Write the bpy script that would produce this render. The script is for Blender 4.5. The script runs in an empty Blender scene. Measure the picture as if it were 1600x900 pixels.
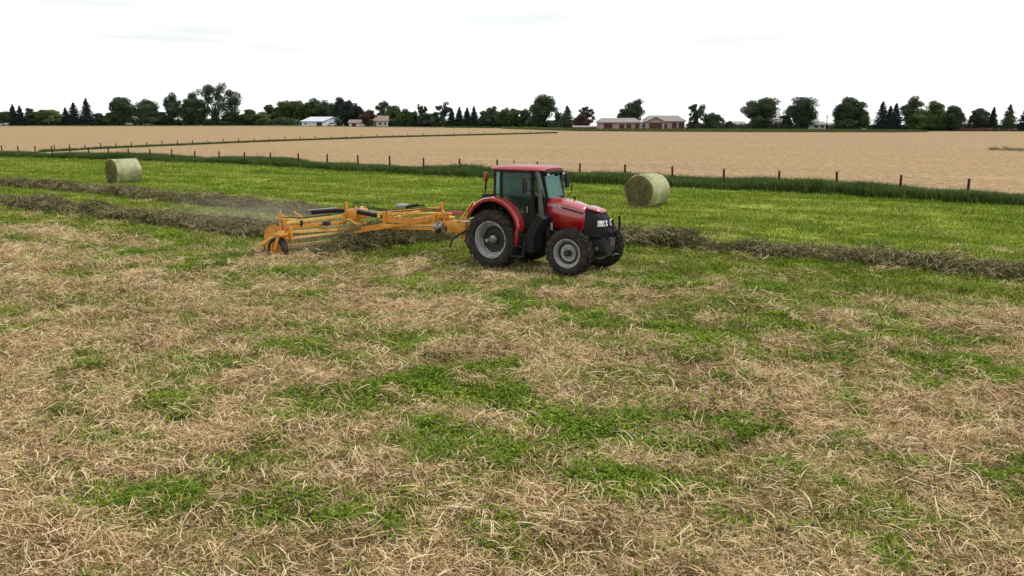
import bpy, bmesh, math, random
import numpy as np
from mathutils import Vector, Matrix, Euler
random.seed(7)
RNG = np.random.default_rng(11)
SC = bpy.context.scene
COL = SC.collection
# ------------------------------------------------------------------ camera
FPX, CAMH, HORIZON = 1400.0, 4.2, 182.0            # focal length and horizon in pixels of the 1600x900 photograph
PITCH = math.atan((450 - HORIZON) / FPX)
cam_d = bpy.data.cameras.new("camera")
cam_d.sensor_width = 36
cam_d.lens = FPX / 1600 * 36
cam_d.clip_start = 0.1
cam_d.clip_end = 12000
cam = bpy.data.objects.new("camera", cam_d)
COL.objects.link(cam)
cam.location = (0, 0, CAMH)
cam.rotation_euler = (math.pi / 2 - PITCH, 0, 0)
SC.camera = cam
# ------------------------------------------------------------------ sky and sun
SUN_EL, SUN_AZ = math.radians(52), math.radians(62)   # azimuth clockwise from +Y: ahead and to the right
w = bpy.data.worlds.new("World")
SC.world = w
w.use_nodes = True
nt = w.node_tree
nt.nodes.clear()
N = nt.nodes.new
sky = N("ShaderNodeTexSky"); sky.sky_type = 'NISHITA'; sky.sun_disc = False
sky.sun_elevation = SUN_EL; sky.sun_rotation = SUN_AZ; sky.air_density = 1.0; sky.dust_density = 2.5
tc = N("ShaderNodeTexCoord")
sep = N("ShaderNodeSeparateXYZ"); nt.links.new(tc.outputs["Generated"], sep.inputs[0])
# overcast sheet: direction projected on a high flat layer, so streaks flatten towards the horizon
zz = N("ShaderNodeMath"); zz.operation = 'MAXIMUM'; zz.inputs[1].default_value = 0.045
nt.links.new(sep.outputs["Z"], zz.inputs[0])
dv = N("ShaderNodeVectorMath"); dv.operation = 'DIVIDE'
cmbz = N("ShaderNodeCombineXYZ")
for i in range(3): nt.links.new(zz.outputs[0], cmbz.inputs[i])
nt.links.new(tc.outputs["Generated"], dv.inputs[0]); nt.links.new(cmbz.outputs[0], dv.inputs[1])
mp = N("ShaderNodeMapping"); mp.inputs["Scale"].default_value = (0.40, 0.42, 0.0)
mp.inputs["Location"].default_value = (3.1, 1.4, 0)
nt.links.new(dv.outputs[0], mp.inputs[0])
nz = N("ShaderNodeTexNoise"); nz.inputs["Scale"].default_value = 1.0; nz.inputs["Detail"].default_value = 3.5
nz.inputs["Roughness"].default_value = 0.5
nt.links.new(mp.outputs[0], nz.inputs["Vector"])
cr = N("ShaderNodeValToRGB")
cr.color_ramp.elements[0].position = 0.34; cr.color_ramp.elements[0].color = (0.74, 0.74, 0.74, 1)
cr.color_ramp.elements[1].position = 0.56; cr.color_ramp.elements[1].color = (1, 1, 1, 1)
nt.links.new(nz.outputs[0], cr.inputs[0])
mx = N("ShaderNodeMix"); mx.data_type = 'RGBA'
mx.inputs["B"].default_value = (10.6, 10.7, 10.8, 1)
lo_ = N("ShaderNodeMapRange"); lo_.inputs["From Min"].default_value = 0.105; lo_.inputs["From Max"].default_value = 0.06
nt.links.new(sep.outputs["Z"], lo_.inputs["Value"])
mxm = N("ShaderNodeMath"); mxm.operation = 'MAXIMUM'; nt.links.new(cr.outputs[0], mxm.inputs[0]); nt.links.new(lo_.outputs[0], mxm.inputs[1])
nt.links.new(mxm.outputs[0], mx.inputs["Factor"]); nt.links.new(sky.outputs[0], mx.inputs["A"])
bg = N("ShaderNodeBackground"); bg.inputs["Strength"].default_value = 0.1
out = N("ShaderNodeOutputWorld")
nt.links.new(mx.outputs["Result"], bg.inputs[0]); nt.links.new(bg.outputs[0], out.inputs[0])
sun_d = bpy.data.lights.new("sun", 'SUN'); sun_d.energy = 2.2; sun_d.angle = math.radians(10); sun_d.color = (1, 0.95, 0.88)
sun = bpy.data.objects.new("sun", sun_d); COL.objects.link(sun)
sdir = Vector((math.sin(SUN_AZ) * math.cos(SUN_EL), math.cos(SUN_AZ) * math.cos(SUN_EL), math.sin(SUN_EL)))
sun.rotation_euler = (-sdir).to_track_quat('-Z', 'Y').to_euler()
SC.view_settings.view_transform = 'Standard'
SC.view_settings.look = 'None'
SC.view_settings.exposure = 0.08
SC.view_settings.gamma = 1.0
SC.view_settings.use_curve_mapping = False
SC.cycles.max_bounces = 6
SC.cycles.transparent_max_bounces = 12

# ------------------------------------------------------------------ helpers
_c, _s = math.cos(PITCH), math.sin(PITCH)
def at(px, py, z=0.0):
    """ground (or height z) point seen at a photograph pixel"""
    X = (px - 800) / FPX; Y = (450 - py) / FPX
    d = Vector((X, _c + Y * _s, -_s + Y * _c))
    t = (z - CAMH) / d.z
    return Vector((0, 0, CAMH)) + d * t
def at_depth(px, py, dist):
    """point at horizontal distance dist ahead of the camera seen at a pixel"""
    X = (px - 800) / FPX; Y = (450 - py) / FPX
    d = Vector((X, _c + Y * _s, -_s + Y * _c))
    return Vector((0, 0, CAMH)) + d * (dist / d.y)

def tag(o, label=None, cat=None, group=None, kind=None):
    if label: o["label"] = label
    if cat: o["category"] = cat
    if group: o["group"] = group
    if kind: o["kind"] = kind
    return o
def empty(name, loc, rz=0.0):
    o = bpy.data.objects.new(name, None); COL.objects.link(o)
    o.location = loc; o.rotation_euler = (0, 0, rz); o.empty_display_size = 0.2
    return o
def link(name, me, mat=None, parent=None):
    o = bpy.data.objects.new(name, me); COL.objects.link(o)
    if parent is not None: o.parent = parent
    if mat is not None:
        for m in (mat if isinstance(mat, (list, tuple)) else [mat]): me.materials.append(m)
    return o
def np_mesh(name, V, F, attrs=None, mat_index=None):
    """V (n,3); F (m,k) all of k corners"""
    V = np.asarray(V, np.float32); F = np.asarray(F, np.int32)
    me = bpy.data.meshes.new(name)
    m, k = F.shape
    me.vertices.add(len(V)); me.vertices.foreach_set("co", V.ravel())
    me.loops.add(m * k); me.loops.foreach_set("vertex_index", F.ravel())
    me.polygons.add(m); me.polygons.foreach_set("loop_start", np.arange(0, m * k, k, dtype=np.int32))
    if mat_index is not None: me.polygons.foreach_set("material_index", np.asarray(mat_index, np.int32))
    me.update(calc_edges=True)
    if attrs:
        for a, v in attrs.items():
            at_ = me.attributes.new(a, 'FLOAT', 'POINT'); at_.data.foreach_set("value", np.asarray(v, np.float32))
    return me
class MB:
    """collects shapes into one bmesh"""
    def __init__(self): self.bm = bmesh.new()
    def box(self, x0, x1, y0, y1, z0, z1, bev=0.0, rot=None, pivot=None):
        r = bmesh.ops.create_cube(self.bm, size=1.0)
        vs = r['verts']
        c = Vector(((x0+x1)/2, (y0+y1)/2, (z0+z1)/2))
        for v in vs: v.co = Vector((v.co.x*(x1-x0), v.co.y*(y1-y0), v.co.z*(z1-z0))) + c
        if bev > 0:
            es = list({e for v in vs for e in v.link_edges})
            nb = bmesh.ops.bevel(self.bm, geom=es, offset=bev, segments=2, affect='EDGES', profile=0.5)
            vs = list({v for f in nb['faces'] for v in f.verts} | {v for v in vs if v.is_valid})
        if rot is not None:
            p = Vector(pivot) if pivot is not None else c
            for v in vs: v.co = rot @ (v.co - p) + p
        return self
    def tube(self, pts, r, n=8, cap=True):
        pts = [Vector(p) for p in pts]
        rs = r if isinstance(r, (list, tuple)) else [r]*len(pts)
        rings = []
        up = Vector((0, 0, 1))
        for i, p in enumerate(pts):
            if i == 0: t = pts[1]-pts[0]
            elif i == len(pts)-1: t = pts[-1]-pts[-2]
            else: t = (pts[i+1]-pts[i]).normalized() + (pts[i]-pts[i-1]).normalized()
            t.normalize()
            u = t.cross(up)
            if u.length < 1e-3: u = t.cross(Vector((1, 0, 0)))
            u.normalize(); v = t.cross(u).normalized()
            if rings and False: pass
            rings.append([self.bm.verts.new(p + (u*math.cos(a)+v*math.sin(a))*rs[i]) for a in [2*math.pi*k/n for k in range(n)]])
        for a, b in zip(rings, rings[1:]):
            for k in range(n): self.bm.faces.new((a[k], a[(k+1) % n], b[(k+1) % n], b[k]))
        if cap:
            self.bm.faces.new(list(reversed(rings[0]))); self.bm.faces.new(rings[-1])
        return self
    def beam(self, p, q, w_, h_):
        """rectangular bar from p to q, w across, h high"""
        p = Vector(p); q = Vector(q); t = (q-p).normalized()
        u = t.cross(Vector((0, 0, 1)))
        if u.length < 1e-3: u = Vector((1, 0, 0))
        u.normalize(); v = u.cross(t).normalized()
        R = []
        for c in (p, q):
            R.append([self.bm.verts.new(c + u*a*w_/2 + v*b*h_/2) for a, b in ((-1,-1),(1,-1),(1,1),(-1,1))])
        a, b = R
        for k in range(4): self.bm.faces.new((a[k], a[(k+1) % 4], b[(k+1) % 4], b[k]))
        self.bm.faces.new(list(reversed(a))); self.bm.faces.new(b)
        return self
    def prism(self, poly, y0, y1):
        """polygon in x,z extruded along y"""
        a = [self.bm.verts.new((x, y0, z)) for x, z in poly]
        b = [self.bm.verts.new((x, y1, z)) for x, z in poly]
        n = len(poly)
        for k in range(n): self.bm.faces.new((a[k], a[(k+1) % n], b[(k+1) % n], b[k]))
        self.bm.faces.new(list(reversed(a))); self.bm.faces.new(b)
        return self
    def loft(self, secs, cap=True):
        R = [[self.bm.verts.new(p) for p in s] for s in secs]
        n = len(R[0])
        for a, b in zip(R, R[1:]):
            for k in range(n): self.bm.faces.new((a[k], a[(k+1) % n], b[(k+1) % n], b[k]))
        if cap:
            self.bm.faces.new(list(reversed(R[0]))); self.bm.faces.new(R[-1])
        return self
    def lathe_y(self, prof, n=40, c=(0, 0, 0)):
        """profile of (radius, y) turned about the y axis"""
        R = []
        for r, y in prof:
            R.append([self.bm.verts.new((c[0]+r*math.cos(2*math.pi*k/n), c[1]+y, c[2]+r*math.sin(2*math.pi*k/n))) for k in range(n)])
        for a, b in zip(R, R[1:]):
            for k in range(n): self.bm.faces.new((a[k], a[(k+1) % n], b[(k+1) % n], b[k]))
        return self
    def quad(self, *ps):
        self.bm.faces.new([self.bm.verts.new(p) for p in ps]); return self
    def mesh(self, name, sharp=35, off=None):
        if off is not None:
            for v in self.bm.verts: v.co += Vector(off)
        bmesh.ops.recalc_face_normals(self.bm, faces=self.bm.faces)
        me = bpy.data.meshes.new(name); self.bm.to_mesh(me); self.bm.free()
        me.polygons.foreach_set("use_smooth", [True]*len(me.polygons))
        me.set_sharp_from_angle(angle=math.radians(sharp))
        return me
    def build(self, name, mat, parent=None, sharp=35, off=None):
        return link(name, self.mesh(name, sharp, off), mat, parent)

# ---- value noise shared by the ground colour and by what grows or lies on it
_T = np.random.default_rng(5).random((256, 256))
def vnoise(x, y, seed=0):
    x = np.asarray(x, float) + seed*17.3; y = np.asarray(y, float) + seed*31.7
    xi = np.floor(x).astype(int); yi = np.floor(y).astype(int)
    fx = x - xi; fy = y - yi
    fx = fx*fx*(3-2*fx); fy = fy*fy*(3-2*fy)
    g = lambda a, b: _T[a & 255, b & 255]
    return (g(xi, yi)*(1-fx)+g(xi+1, yi)*fx)*(1-fy) + (g(xi, yi+1)*(1-fx)+g(xi+1, yi+1)*fx)*fy
def fbm(x, y, seed=0, oct=4):
    s = 0; a = 0.5; t = 0
    for o in range(oct):
        s = s + a*vnoise(x, y, seed+o*3); t += a; a *= 0.5; x = np.asarray(x)*2.03; y = np.asarray(y)*2.03
    return s/t
def sstep(a, b, x):
    t = np.clip((np.asarray(x, float)-a)/(b-a), 0, 1); return t*t*(3-2*t)

# heading of the tractor and of every windrow
TH = math.radians(-31)
TO = Vector((-0.062, 25.75, 0))
FD = Vector((math.cos(TH), math.sin(TH), 0)); LD = Vector((-math.sin(TH), math.cos(TH), 0))
def lx(x, y): return (x-TO.x)*FD.x + (y-TO.y)*FD.y
def ly(x, y): return (x-TO.x)*LD.x + (y-TO.y)*LD.y

# fence line in front of the tan field: x, y of the front edge of the grass verge
VERGE = [at(-700, 226.5), at(-300, 236.5), at(0, 246), at(200, 251.5), at(400, 259), at(600, 271), at(780, 280), at(940, 289), at(1270, 303), at(1600, 323), at(1900, 342), at(2300, 372)]
VX = np.array([p.x for p in VERGE]); VY = np.array([p.y for p in VERGE])
def verge_y(x): return np.interp(x, VX, VY)

def under(x, y):
    """1 where the tractor stands"""
    F = lx(x, y); L = ly(x, y)
    return sstep(-1.9, -1.2, F)*sstep(3.9, 3.2, F)*sstep(-2.3, -1.5, L)*sstep(1.9, 1.4, L)
BANDS = [((-150, 350), (0, 372), 0.55), ((0, 372), (190, 396), 0.6), ((190, 396), (375, 424), 0.7), ((395, 430), (490, 434), 0.6), ((600, 448), (760, 470), 0.55), ((760, 470), (930, 498), 0.7), ((930, 505), (1180, 540), 0.75), ((0, 345), (400, 385), 0.9)]
_BW = [(at(*a), at(*b), c) for a, b, c in BANDS]
def band_field(x, y):
    """green strips between the rows of spread hay"""
    x = np.asarray(x, float); y = np.asarray(y, float); q = np.zeros(np.broadcast(x, y).shape)
    n = fbm(x*0.9, y*0.9, 95, 3)-0.5
    for a, b, w_ in _BW:
        dx, dy = b.x-a.x, b.y-a.y; l2 = dx*dx+dy*dy
        t = np.clip(((x-a.x)*dx+(y-a.y)*dy)/l2, 0, 1)
        d = np.hypot(x-a.x-t*dx, y-a.y-t*dy)/w_
        q = np.maximum(q, sstep(1.3, 0.5, d+1.5*n))
    return q
def hay_density(x, y):
    """0..1: how thickly loose hay covers the mown ground"""
    L = ly(x, y); F = lx(x, y)
    edge = sstep(-0.6, -4.6, L + 4.0*(fbm(F*0.12, L*0.35, 3)-0.5) - 0.16*np.maximum(F-1, 0))
    swath = fbm(F*0.16, L*0.55, 9, 4)
    fine = fbm(x*1.1, y*1.1, 21, 3)
    d = 0.14 + 0.86*sstep(0.45, 0.61, 0.45*swath + 0.55*fine + 0.03)
    strip = sstep(0.9, 0.3, np.abs(L + 4.3 + 1.2*(fbm(F*0.3, 0*F, 2)-0.5)*2)) * sstep(-3.5, -1.0, F)*sstep(14, 8, F)
    return np.clip((edge*d + 0.04*fine)*(1-0.85*clover_density(x, y))*(1-0.85*band_field(x, y)), 0, 1)
# clover patches one can pick out in the photograph: pixel, half width in pixels
PATCHES = [(600, 825, 70), (620, 850, 50), (740, 690, 45), (800, 705, 60), (860, 712, 45), (545, 650, 55), (660, 665, 45), (330, 745, 60), (110, 755, 50), (225, 722, 40), (105, 652, 50), (250, 612, 60),
           (310, 600, 50), (420, 638, 45), (60, 505, 50), (15, 525, 40), (450, 548, 50), (480, 560, 40), (740, 758, 50), (650, 745, 40), (400, 730, 40), (1050, 635, 32), (970, 590, 35), (1030, 517, 60),
           (1130, 535, 55), (1340, 685, 50), (1385, 700, 35), (1505, 582, 60), (1570, 592, 45), (1345, 552, 60), (1235, 692, 30), (912, 800, 28), (1100, 800, 45), (1150, 820, 45), (1015, 790, 40), (1435, 765, 40),
           (1465, 850, 50), (1550, 882, 50), (1080, 885, 45), (1280, 607, 35), (1500, 545, 55), (1520, 755, 45), (700, 790, 40), (440, 430, 55), (800, 485, 70), (900, 497, 60), (700, 468, 60), (330, 415, 45), (40, 745, 30), (430, 885, 60)]
_PW = [(at(a, b).x, at(a, b).y, c*at(a, b).y/FPX) for a, b, c in PATCHES]
def patch_field(x, y):
    x = np.asarray(x, float); y = np.asarray(y, float); q = np.zeros(np.broadcast(x, y).shape)
    n = fbm(x*3.4, y*3.4, 91, 3)-0.5
    for a, b, r in _PW:
        d = np.sqrt(((x-a)/r)**2 + ((y-b)/(r*0.95))**2)
        q = np.maximum(q, sstep(0.95, 0.5, d + 2.3*n))
    return q
def clover_density(x, y):
    L = ly(x, y); F = lx(x, y)
    n = fbm(F*1.15, L*1.75, 41, 4); m = fbm(F*0.16, L*0.4, 55, 3)
    d = np.maximum(0.9*sstep(0.575, 0.64, 0.62*n + 0.38*m + 0.02), patch_field(x, y))
    strip = sstep(0.8, 0.3, np.abs(L + 4.3 + 1.2*(fbm(F*0.3, 0*F, 2)-0.5)*2)) * sstep(-3.5, -1.0, F)*sstep(14, 8, F)
    return np.clip(np.maximum(d, 0.6*band_field(x, y)*sstep(.40, .6, n)) + 0.10*sstep(.5, .7, fbm(x*3.1, y*3.1, 63, 2)), 0, 1)
def edge_line(x): return np.interp(x, [-400, -214, -114, 0, 71, 142, 300], [420, 392, 400, 330, 262, 258, 258])
def fall(x, y):
    """beyond the farms the land drops gently away"""
    t = np.maximum(np.asarray(y, float) - edge_line(x) - 45, 0)
    return -0.019*t*t/(t+12)
def relief(x, y):
    r = 0.12*(fbm(x*0.35, y*0.35, 70, 3)-0.5) + 0.26*(fbm(x*1.3, y*1.3, 77, 3)-0.5)*sstep(45, 18, y)
    r = r*(1-under(x, y)) - 0.02*under(x, y)
    return r*sstep(-2, 3, y)*sstep(75, 40, y)

# ------------------------------------------------------------------ materials
class Mat:
    def __init__(self, name, rough=0.8, spec=0.3, metal=0.0):
        self.m = bpy.data.materials.new(name); self.m.use_nodes = True
        self.nt = self.m.node_tree; self.b = self.nt.nodes["Principled BSDF"]
        self.b.inputs["Roughness"].default_value = rough
        self.b.inputs["Specular IOR Level"].default_value = spec
        self.b.inputs["Metallic"].default_value = metal
    def n(self, t, **kw):
        nd = self.nt.nodes.new(t)
        for k, v in kw.items():
            if k in nd.inputs: nd.inputs[k].default_value = v
            else: setattr(nd, k, v)
        return nd
    def l(self, a, b): self.nt.links.new(a, b)
    def noise(self, scale, detail=4, rough=0.6, vec=None, sc=None):
        nd = self.n("ShaderNodeTexNoise"); nd.inputs["Scale"].default_value = scale; nd.inputs["Detail"].default_value = detail
        nd.inputs["Roughness"].default_value = rough
        tcn = self.n("ShaderNodeTexCoord")
        v = tcn.outputs["Object"] if vec is None else vec
        if sc is not None:
            mpn = self.n("ShaderNodeMapping"); mpn.inputs["Scale"].default_value = sc[:3]
            if len(sc) > 3:
                mpn.vector_type = 'TEXTURE'; mpn.inputs["Rotation"].default_value = (0, 0, -sc[3])
                mpn.inputs["Scale"].default_value = tuple(1/q for q in sc[:3])
            self.l(v, mpn.inputs[0]); v = mpn.outputs[0]
        self.l(v, nd.inputs["Vector"]); return nd.outputs[0]
    def ramp(self, fac, stops):
        r = self.n("ShaderNodeValToRGB"); cr = r.color_ramp
        while len(cr.elements) < len(stops): cr.elements.new(0.5)
        for e, (p, c) in zip(cr.elements, stops): e.position = p; e.color = (*c, 1)
        self.l(fac, r.inputs[0]); return r.outputs[0]
    def mix(self, fac, a, b, mode='MIX'):
        m = self.n("ShaderNodeMix"); m.data_type = 'RGBA'; m.blend_type = mode
        for s, v in (("Factor", fac), ("A", a), ("B", b)):
            if isinstance(v, (int, float)): m.inputs[s].default_value = v
            elif isinstance(v, tuple): m.inputs[s].default_value = (*v, 1)
            else: self.l(v, m.inputs[s])
        return m.outputs["Result"]
    def base(self, c):
        if isinstance(c, tuple): self.b.inputs["Base Color"].default_value = (*c, 1)
        else: self.l(c, self.b.inputs["Base Color"])
    def bump(self, h, strength=0.3, dist=0.02):
        b = self.n("ShaderNodeBump"); b.inputs["Strength"].default_value = strength; b.inputs["Distance"].default_value = dist
        self.l(h, b.inputs["Height"]); self.l(b.outputs[0], self.b.inputs["Normal"])
def paint(name, col, rough=0.35, dirt=(0.16, 0.12, 0.07), amt=0.35, scale=3.0, metal=0.0, spec=0.5, coat=0.0):
    m = Mat(name, rough, spec, metal)
    f = m.ramp(m.noise(scale, 6, 0.65), [(0.42, (0, 0, 0)), (0.75, (amt,)*3)])
    m.base(m.mix(f, col, dirt))
    m.l(m.ramp(m.noise(scale*4, 4), [(0.3, (rough,)*3), (0.8, (min(1, rough+0.25),)*3)]), m.b.inputs["Roughness"])
    if coat: m.b.inputs["Coat Weight"].default_value = coat; m.b.inputs["Coat Roughness"].default_value = 0.10; m.b.inputs["Coat IOR"].default_value = 1.7
    m.bump(m.noise(scale*12, 3), 0.06, 0.004)
    return m.m
def tinted(name, stops, rough=0.85, spec=0.15, rand=0.25, attr="tint", trans=0.0, world=None):
    """colour from a per-strand value plus a little per-clump and per-place variation"""
    m = Mat(name, rough, spec)
    a = m.n("ShaderNodeAttribute"); a.attribute_name = attr
    oi = m.n("ShaderNodeObjectInfo")
    g = m.n("ShaderNodeNewGeometry")
    nz = m.noise(0.55, 3, 0.6, vec=g.outputs["Position"]) if world is None else m.noise(1.0, 5, 0.7, vec=g.outputs["Position"], sc=world)
    s1 = m.n("ShaderNodeMath", operation='MULTIPLY_ADD'); s1.inputs[1].default_value = rand; m.l(oi.outputs["Random"], s1.inputs[0]); m.l(a.outputs["Fac"], s1.inputs[2])
    s2 = m.n("ShaderNodeMath", operation='MULTIPLY_ADD'); s2.inputs[1].default_value = 0.7 if world is None else 1.5; m.l(nz, s2.inputs[0]); m.l(s1.outputs[0], s2.inputs[2])
    s3 = m.n("ShaderNodeMath", operation='SUBTRACT'); s3.inputs[1].default_value = (0.35 if world is None else 0.80)+rand/2; m.l(s2.outputs[0], s3.inputs[0])
    c = m.ramp(s3.outputs[0], stops)
    m.base(c)
    if trans:
        tr = m.n("ShaderNodeBsdfTranslucent"); m.l(c, tr.inputs[0])
        mxs = m.n("ShaderNodeMixShader"); mxs.inputs[0].default_value = trans
        o = m.nt.nodes["Material Output"]
        m.l(m.b.outputs[0], mxs.inputs[1]); m.l(tr.outputs[0], mxs.inputs[2]); m.l(mxs.outputs[0], o.inputs[0])
    return m.m
HAY = tinted("loose_hay", [(0.0, (0.08, 0.05, 0.02)), (0.22, (0.22, 0.15, 0.065)), (0.45, (0.52, 0.37, 0.185)), (0.7, (0.76, 0.57, 0.33)), (1.0, (0.88, 0.73, 0.49))], trans=0.2)
HAYG = tinted("green_hay", [(0.0, (0.04, 0.055, 0.007)), (0.35, (0.13, 0.155, 0.02)), (0.7, (0.33, 0.32, 0.07)), (1.0, (0.62, 0.53, 0.22))], trans=0.15)
WINDH = tinted("windrow_hay", [(0.0, (0.028, 0.030, 0.009)), (0.35, (0.085, 0.088, 0.03)), (0.7, (0.27, 0.24, 0.11)), (1.0, (0.56, 0.48, 0.27))], trans=0.1)
CLOV = tinted("clover_leaf", [(0.0, (0.020, 0.050, 0.005)), (0.35, (0.075, 0.145, 0.010)), (0.75, (0.19, 0.29, 0.022)), (1.0, (0.36, 0.45, 0.05))], trans=0.3)
GRASS = tinted("stubble_grass", [(0.0, (0.035, 0.075, 0.005)), (0.3, (0.085, 0.155, 0.009)), (0.58, (0.175, 0.26, 0.016)), (0.8, (0.36, 0.41, 0.055)), (1.0, (0.62, 0.59, 0.20))], trans=0.3, world=(0.07, 0.75, 1, 0.541))
VGRASS = tinted("tall_grass", [(0.0, (0.025, 0.055, 0.012)), (0.4, (0.06, 0.11, 0.022)), (0.75, (0.12, 0.18, 0.045)), (1.0, (0.24, 0.28, 0.09))], trans=0.25)

# ------------------------------------------------------------------ ground
def ground_material():
    m = Mat("field_ground", 0.95, 0.1)
    g = m.n("ShaderNodeNewGeometry"); P = g.outputs["Position"]
    def A(nm):
        a = m.n("ShaderNodeAttribute"); a.attribute_name = nm; return a.outputs["Fac"]
    th = -TH
    fine = m.noise(9, 5, 0.7, vec=P); vf = m.noise(38, 4, 0.7, vec=P)
    streak = m.noise(1.0, 5, 0.65, vec=P, sc=(0.22, 1.3, 1, th))
    streak2 = m.noise(1.0, 4, 0.7, vec=P, sc=(1.2, 5.0, 1, th))
    soil = m.ramp(fine, [(0.3, (0.055, 0.035, 0.022)), (0.7, (0.14, 0.09, 0.06))])
    thatch = m.ramp(vf, [(0.3, (0.075, 0.075, 0.02)), (0.5, (0.19, 0.16, 0.06)), (0.72, (0.40, 0.30, 0.15))])
    green = m.ramp(fine, [(0.25, (0.05, 0.09, 0.015)), (0.5, (0.11, 0.16, 0.03)), (0.75, (0.19, 0.22, 0.05))])
    near = m.mix(m.ramp(m.noise(2.2, 5, 0.7, vec=P), [(0.38, (0, 0, 0)), (0.6, (1, 1, 1))]), green, thatch)
    near = m.mix(m.ramp(m.noise(3.1, 4, 0.6, vec=P), [(0.60, (0, 0, 0)), (0.70, (1, 1, 1))]), near, soil)
    near = m.mix(A("hay"), near, thatch)
    s = m.n("ShaderNodeMath", operation='MULTIPLY_ADD'); s.inputs[1].default_value = 0.6; m.l(streak2, s.inputs[0])
    s0 = m.n("ShaderNodeMath", operation='MULTIPLY'); s0.inputs[1].default_value = 0.75; m.l(streak, s0.inputs[0]); m.l(s0.outputs[0], s.inputs[2])
    lime = m.ramp(s.outputs[0], [(0.52, (0.095, 0.16, 0.012)), (0.63, (0.17, 0.25, 0.018)), (0.72, (0.28, 0.34, 0.035)), (0.85, (0.48, 0.48, 0.18))])
    c = m.mix(A("mown"), near, lime)
    # ripe field beyond the fence
    wf = m.noise(1.0, 7, 0.78, vec=P, sc=(0.02, 0.11, 1, 0.35)); wf2 = m.noise(1.0, 6, 0.8, vec=P, sc=(0.28, 0.8, 1, 0.05))
    wh = m.ramp(wf, [(0.36, (0.185, 0.145, 0.068)), (0.46, (0.255, 0.185, 0.092)), (0.54, (0.28, 0.168, 0.09)), (0.62, (0.36, 0.245, 0.135))])
    wh = m.mix(m.ramp(wf2, [(0.42, (0.0,)*3), (0.60, (0.9,)*3)]), wh, (0.23, 0.16, 0.085))
    wf3 = m.noise(1.0, 4, 0.85, vec=P, sc=(1.6, 1.9, 1, 0.4))
    wh = m.mix(m.ramp(wf3, [(0.47, (0.0,)*3), (0.60, (0.7,)*3)]), wh, (0.50, 0.36, 0.20))
    wh = m.mix(m.ramp(wf3, [(0.36, (0.5,)*3), (0.48, (0.0,)*3)]), wh, (0.18, 0.12, 0.055))
    c = m.mix(A("tan"), c, wh)
    far = m.ramp(m.noise(0.05, 5, 0.6, vec=P), [(0.35, (0.05, 0.065, 0.02)), (0.65, (0.11, 0.13, 0.04))])
    c = m.mix(A("far"), c, far)
    m.base(c)
    m.bump(fine, 0.5, 0.04)
    return m.m
ys = np.concatenate([-np.geomspace(200, 4, 24), np.linspace(-2.5, 6, 12), np.geomspace(6.4, 130, 470), np.geomspace(133, 460, 130), np.geomspace(480, 9000, 30)])
us = np.linspace(-1, 1, 560)
YY, UU = np.meshgrid(ys, us, indexing='ij')
XX = UU*(9 + 0.80*np.maximum(YY, 0)) * np.where(YY < 0, 1+np.abs(YY)/10, 1)
VYY = np.interp(XX, VX, VY)
EDG = edge_line(XX)                                  # where the ripe field ends
attrs = dict(
    hay=hay_density(XX, YY),
    mown=sstep(-2.2, 1.8, ly(XX, YY) + 3.5*(fbm(XX*0.25, YY*0.25, 3)-0.5) - 0.1*np.maximum(lx(XX, YY)-4, 0))*(1-under(XX, YY)),
    tan=sstep(3.6, 4.8, YY-VYY), far=sstep(-1, 1, YY-EDG))
nr, nc = YY.shape
V = np.stack([XX, YY, relief(XX, YY)+fall(XX, YY)], -1).reshape(-1, 3)
idx = np.arange(nr*nc).reshape(nr, nc)
F = np.stack([idx[:-1, :-1], idx[:-1, 1:], idx[1:, 1:], idx[1:, :-1]], -1).reshape(-1, 4)
gm = np_mesh("field_ground", V, F, {k: v.ravel() for k, v in attrs.items()})
gm.polygons.foreach_set("use_smooth", [True]*len(gm.polygons))
ground = tag(link("field_ground", gm, ground_material()), kind="structure")
def gz(x, y): return float(relief(np.array(x), np.array(y)))

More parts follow.
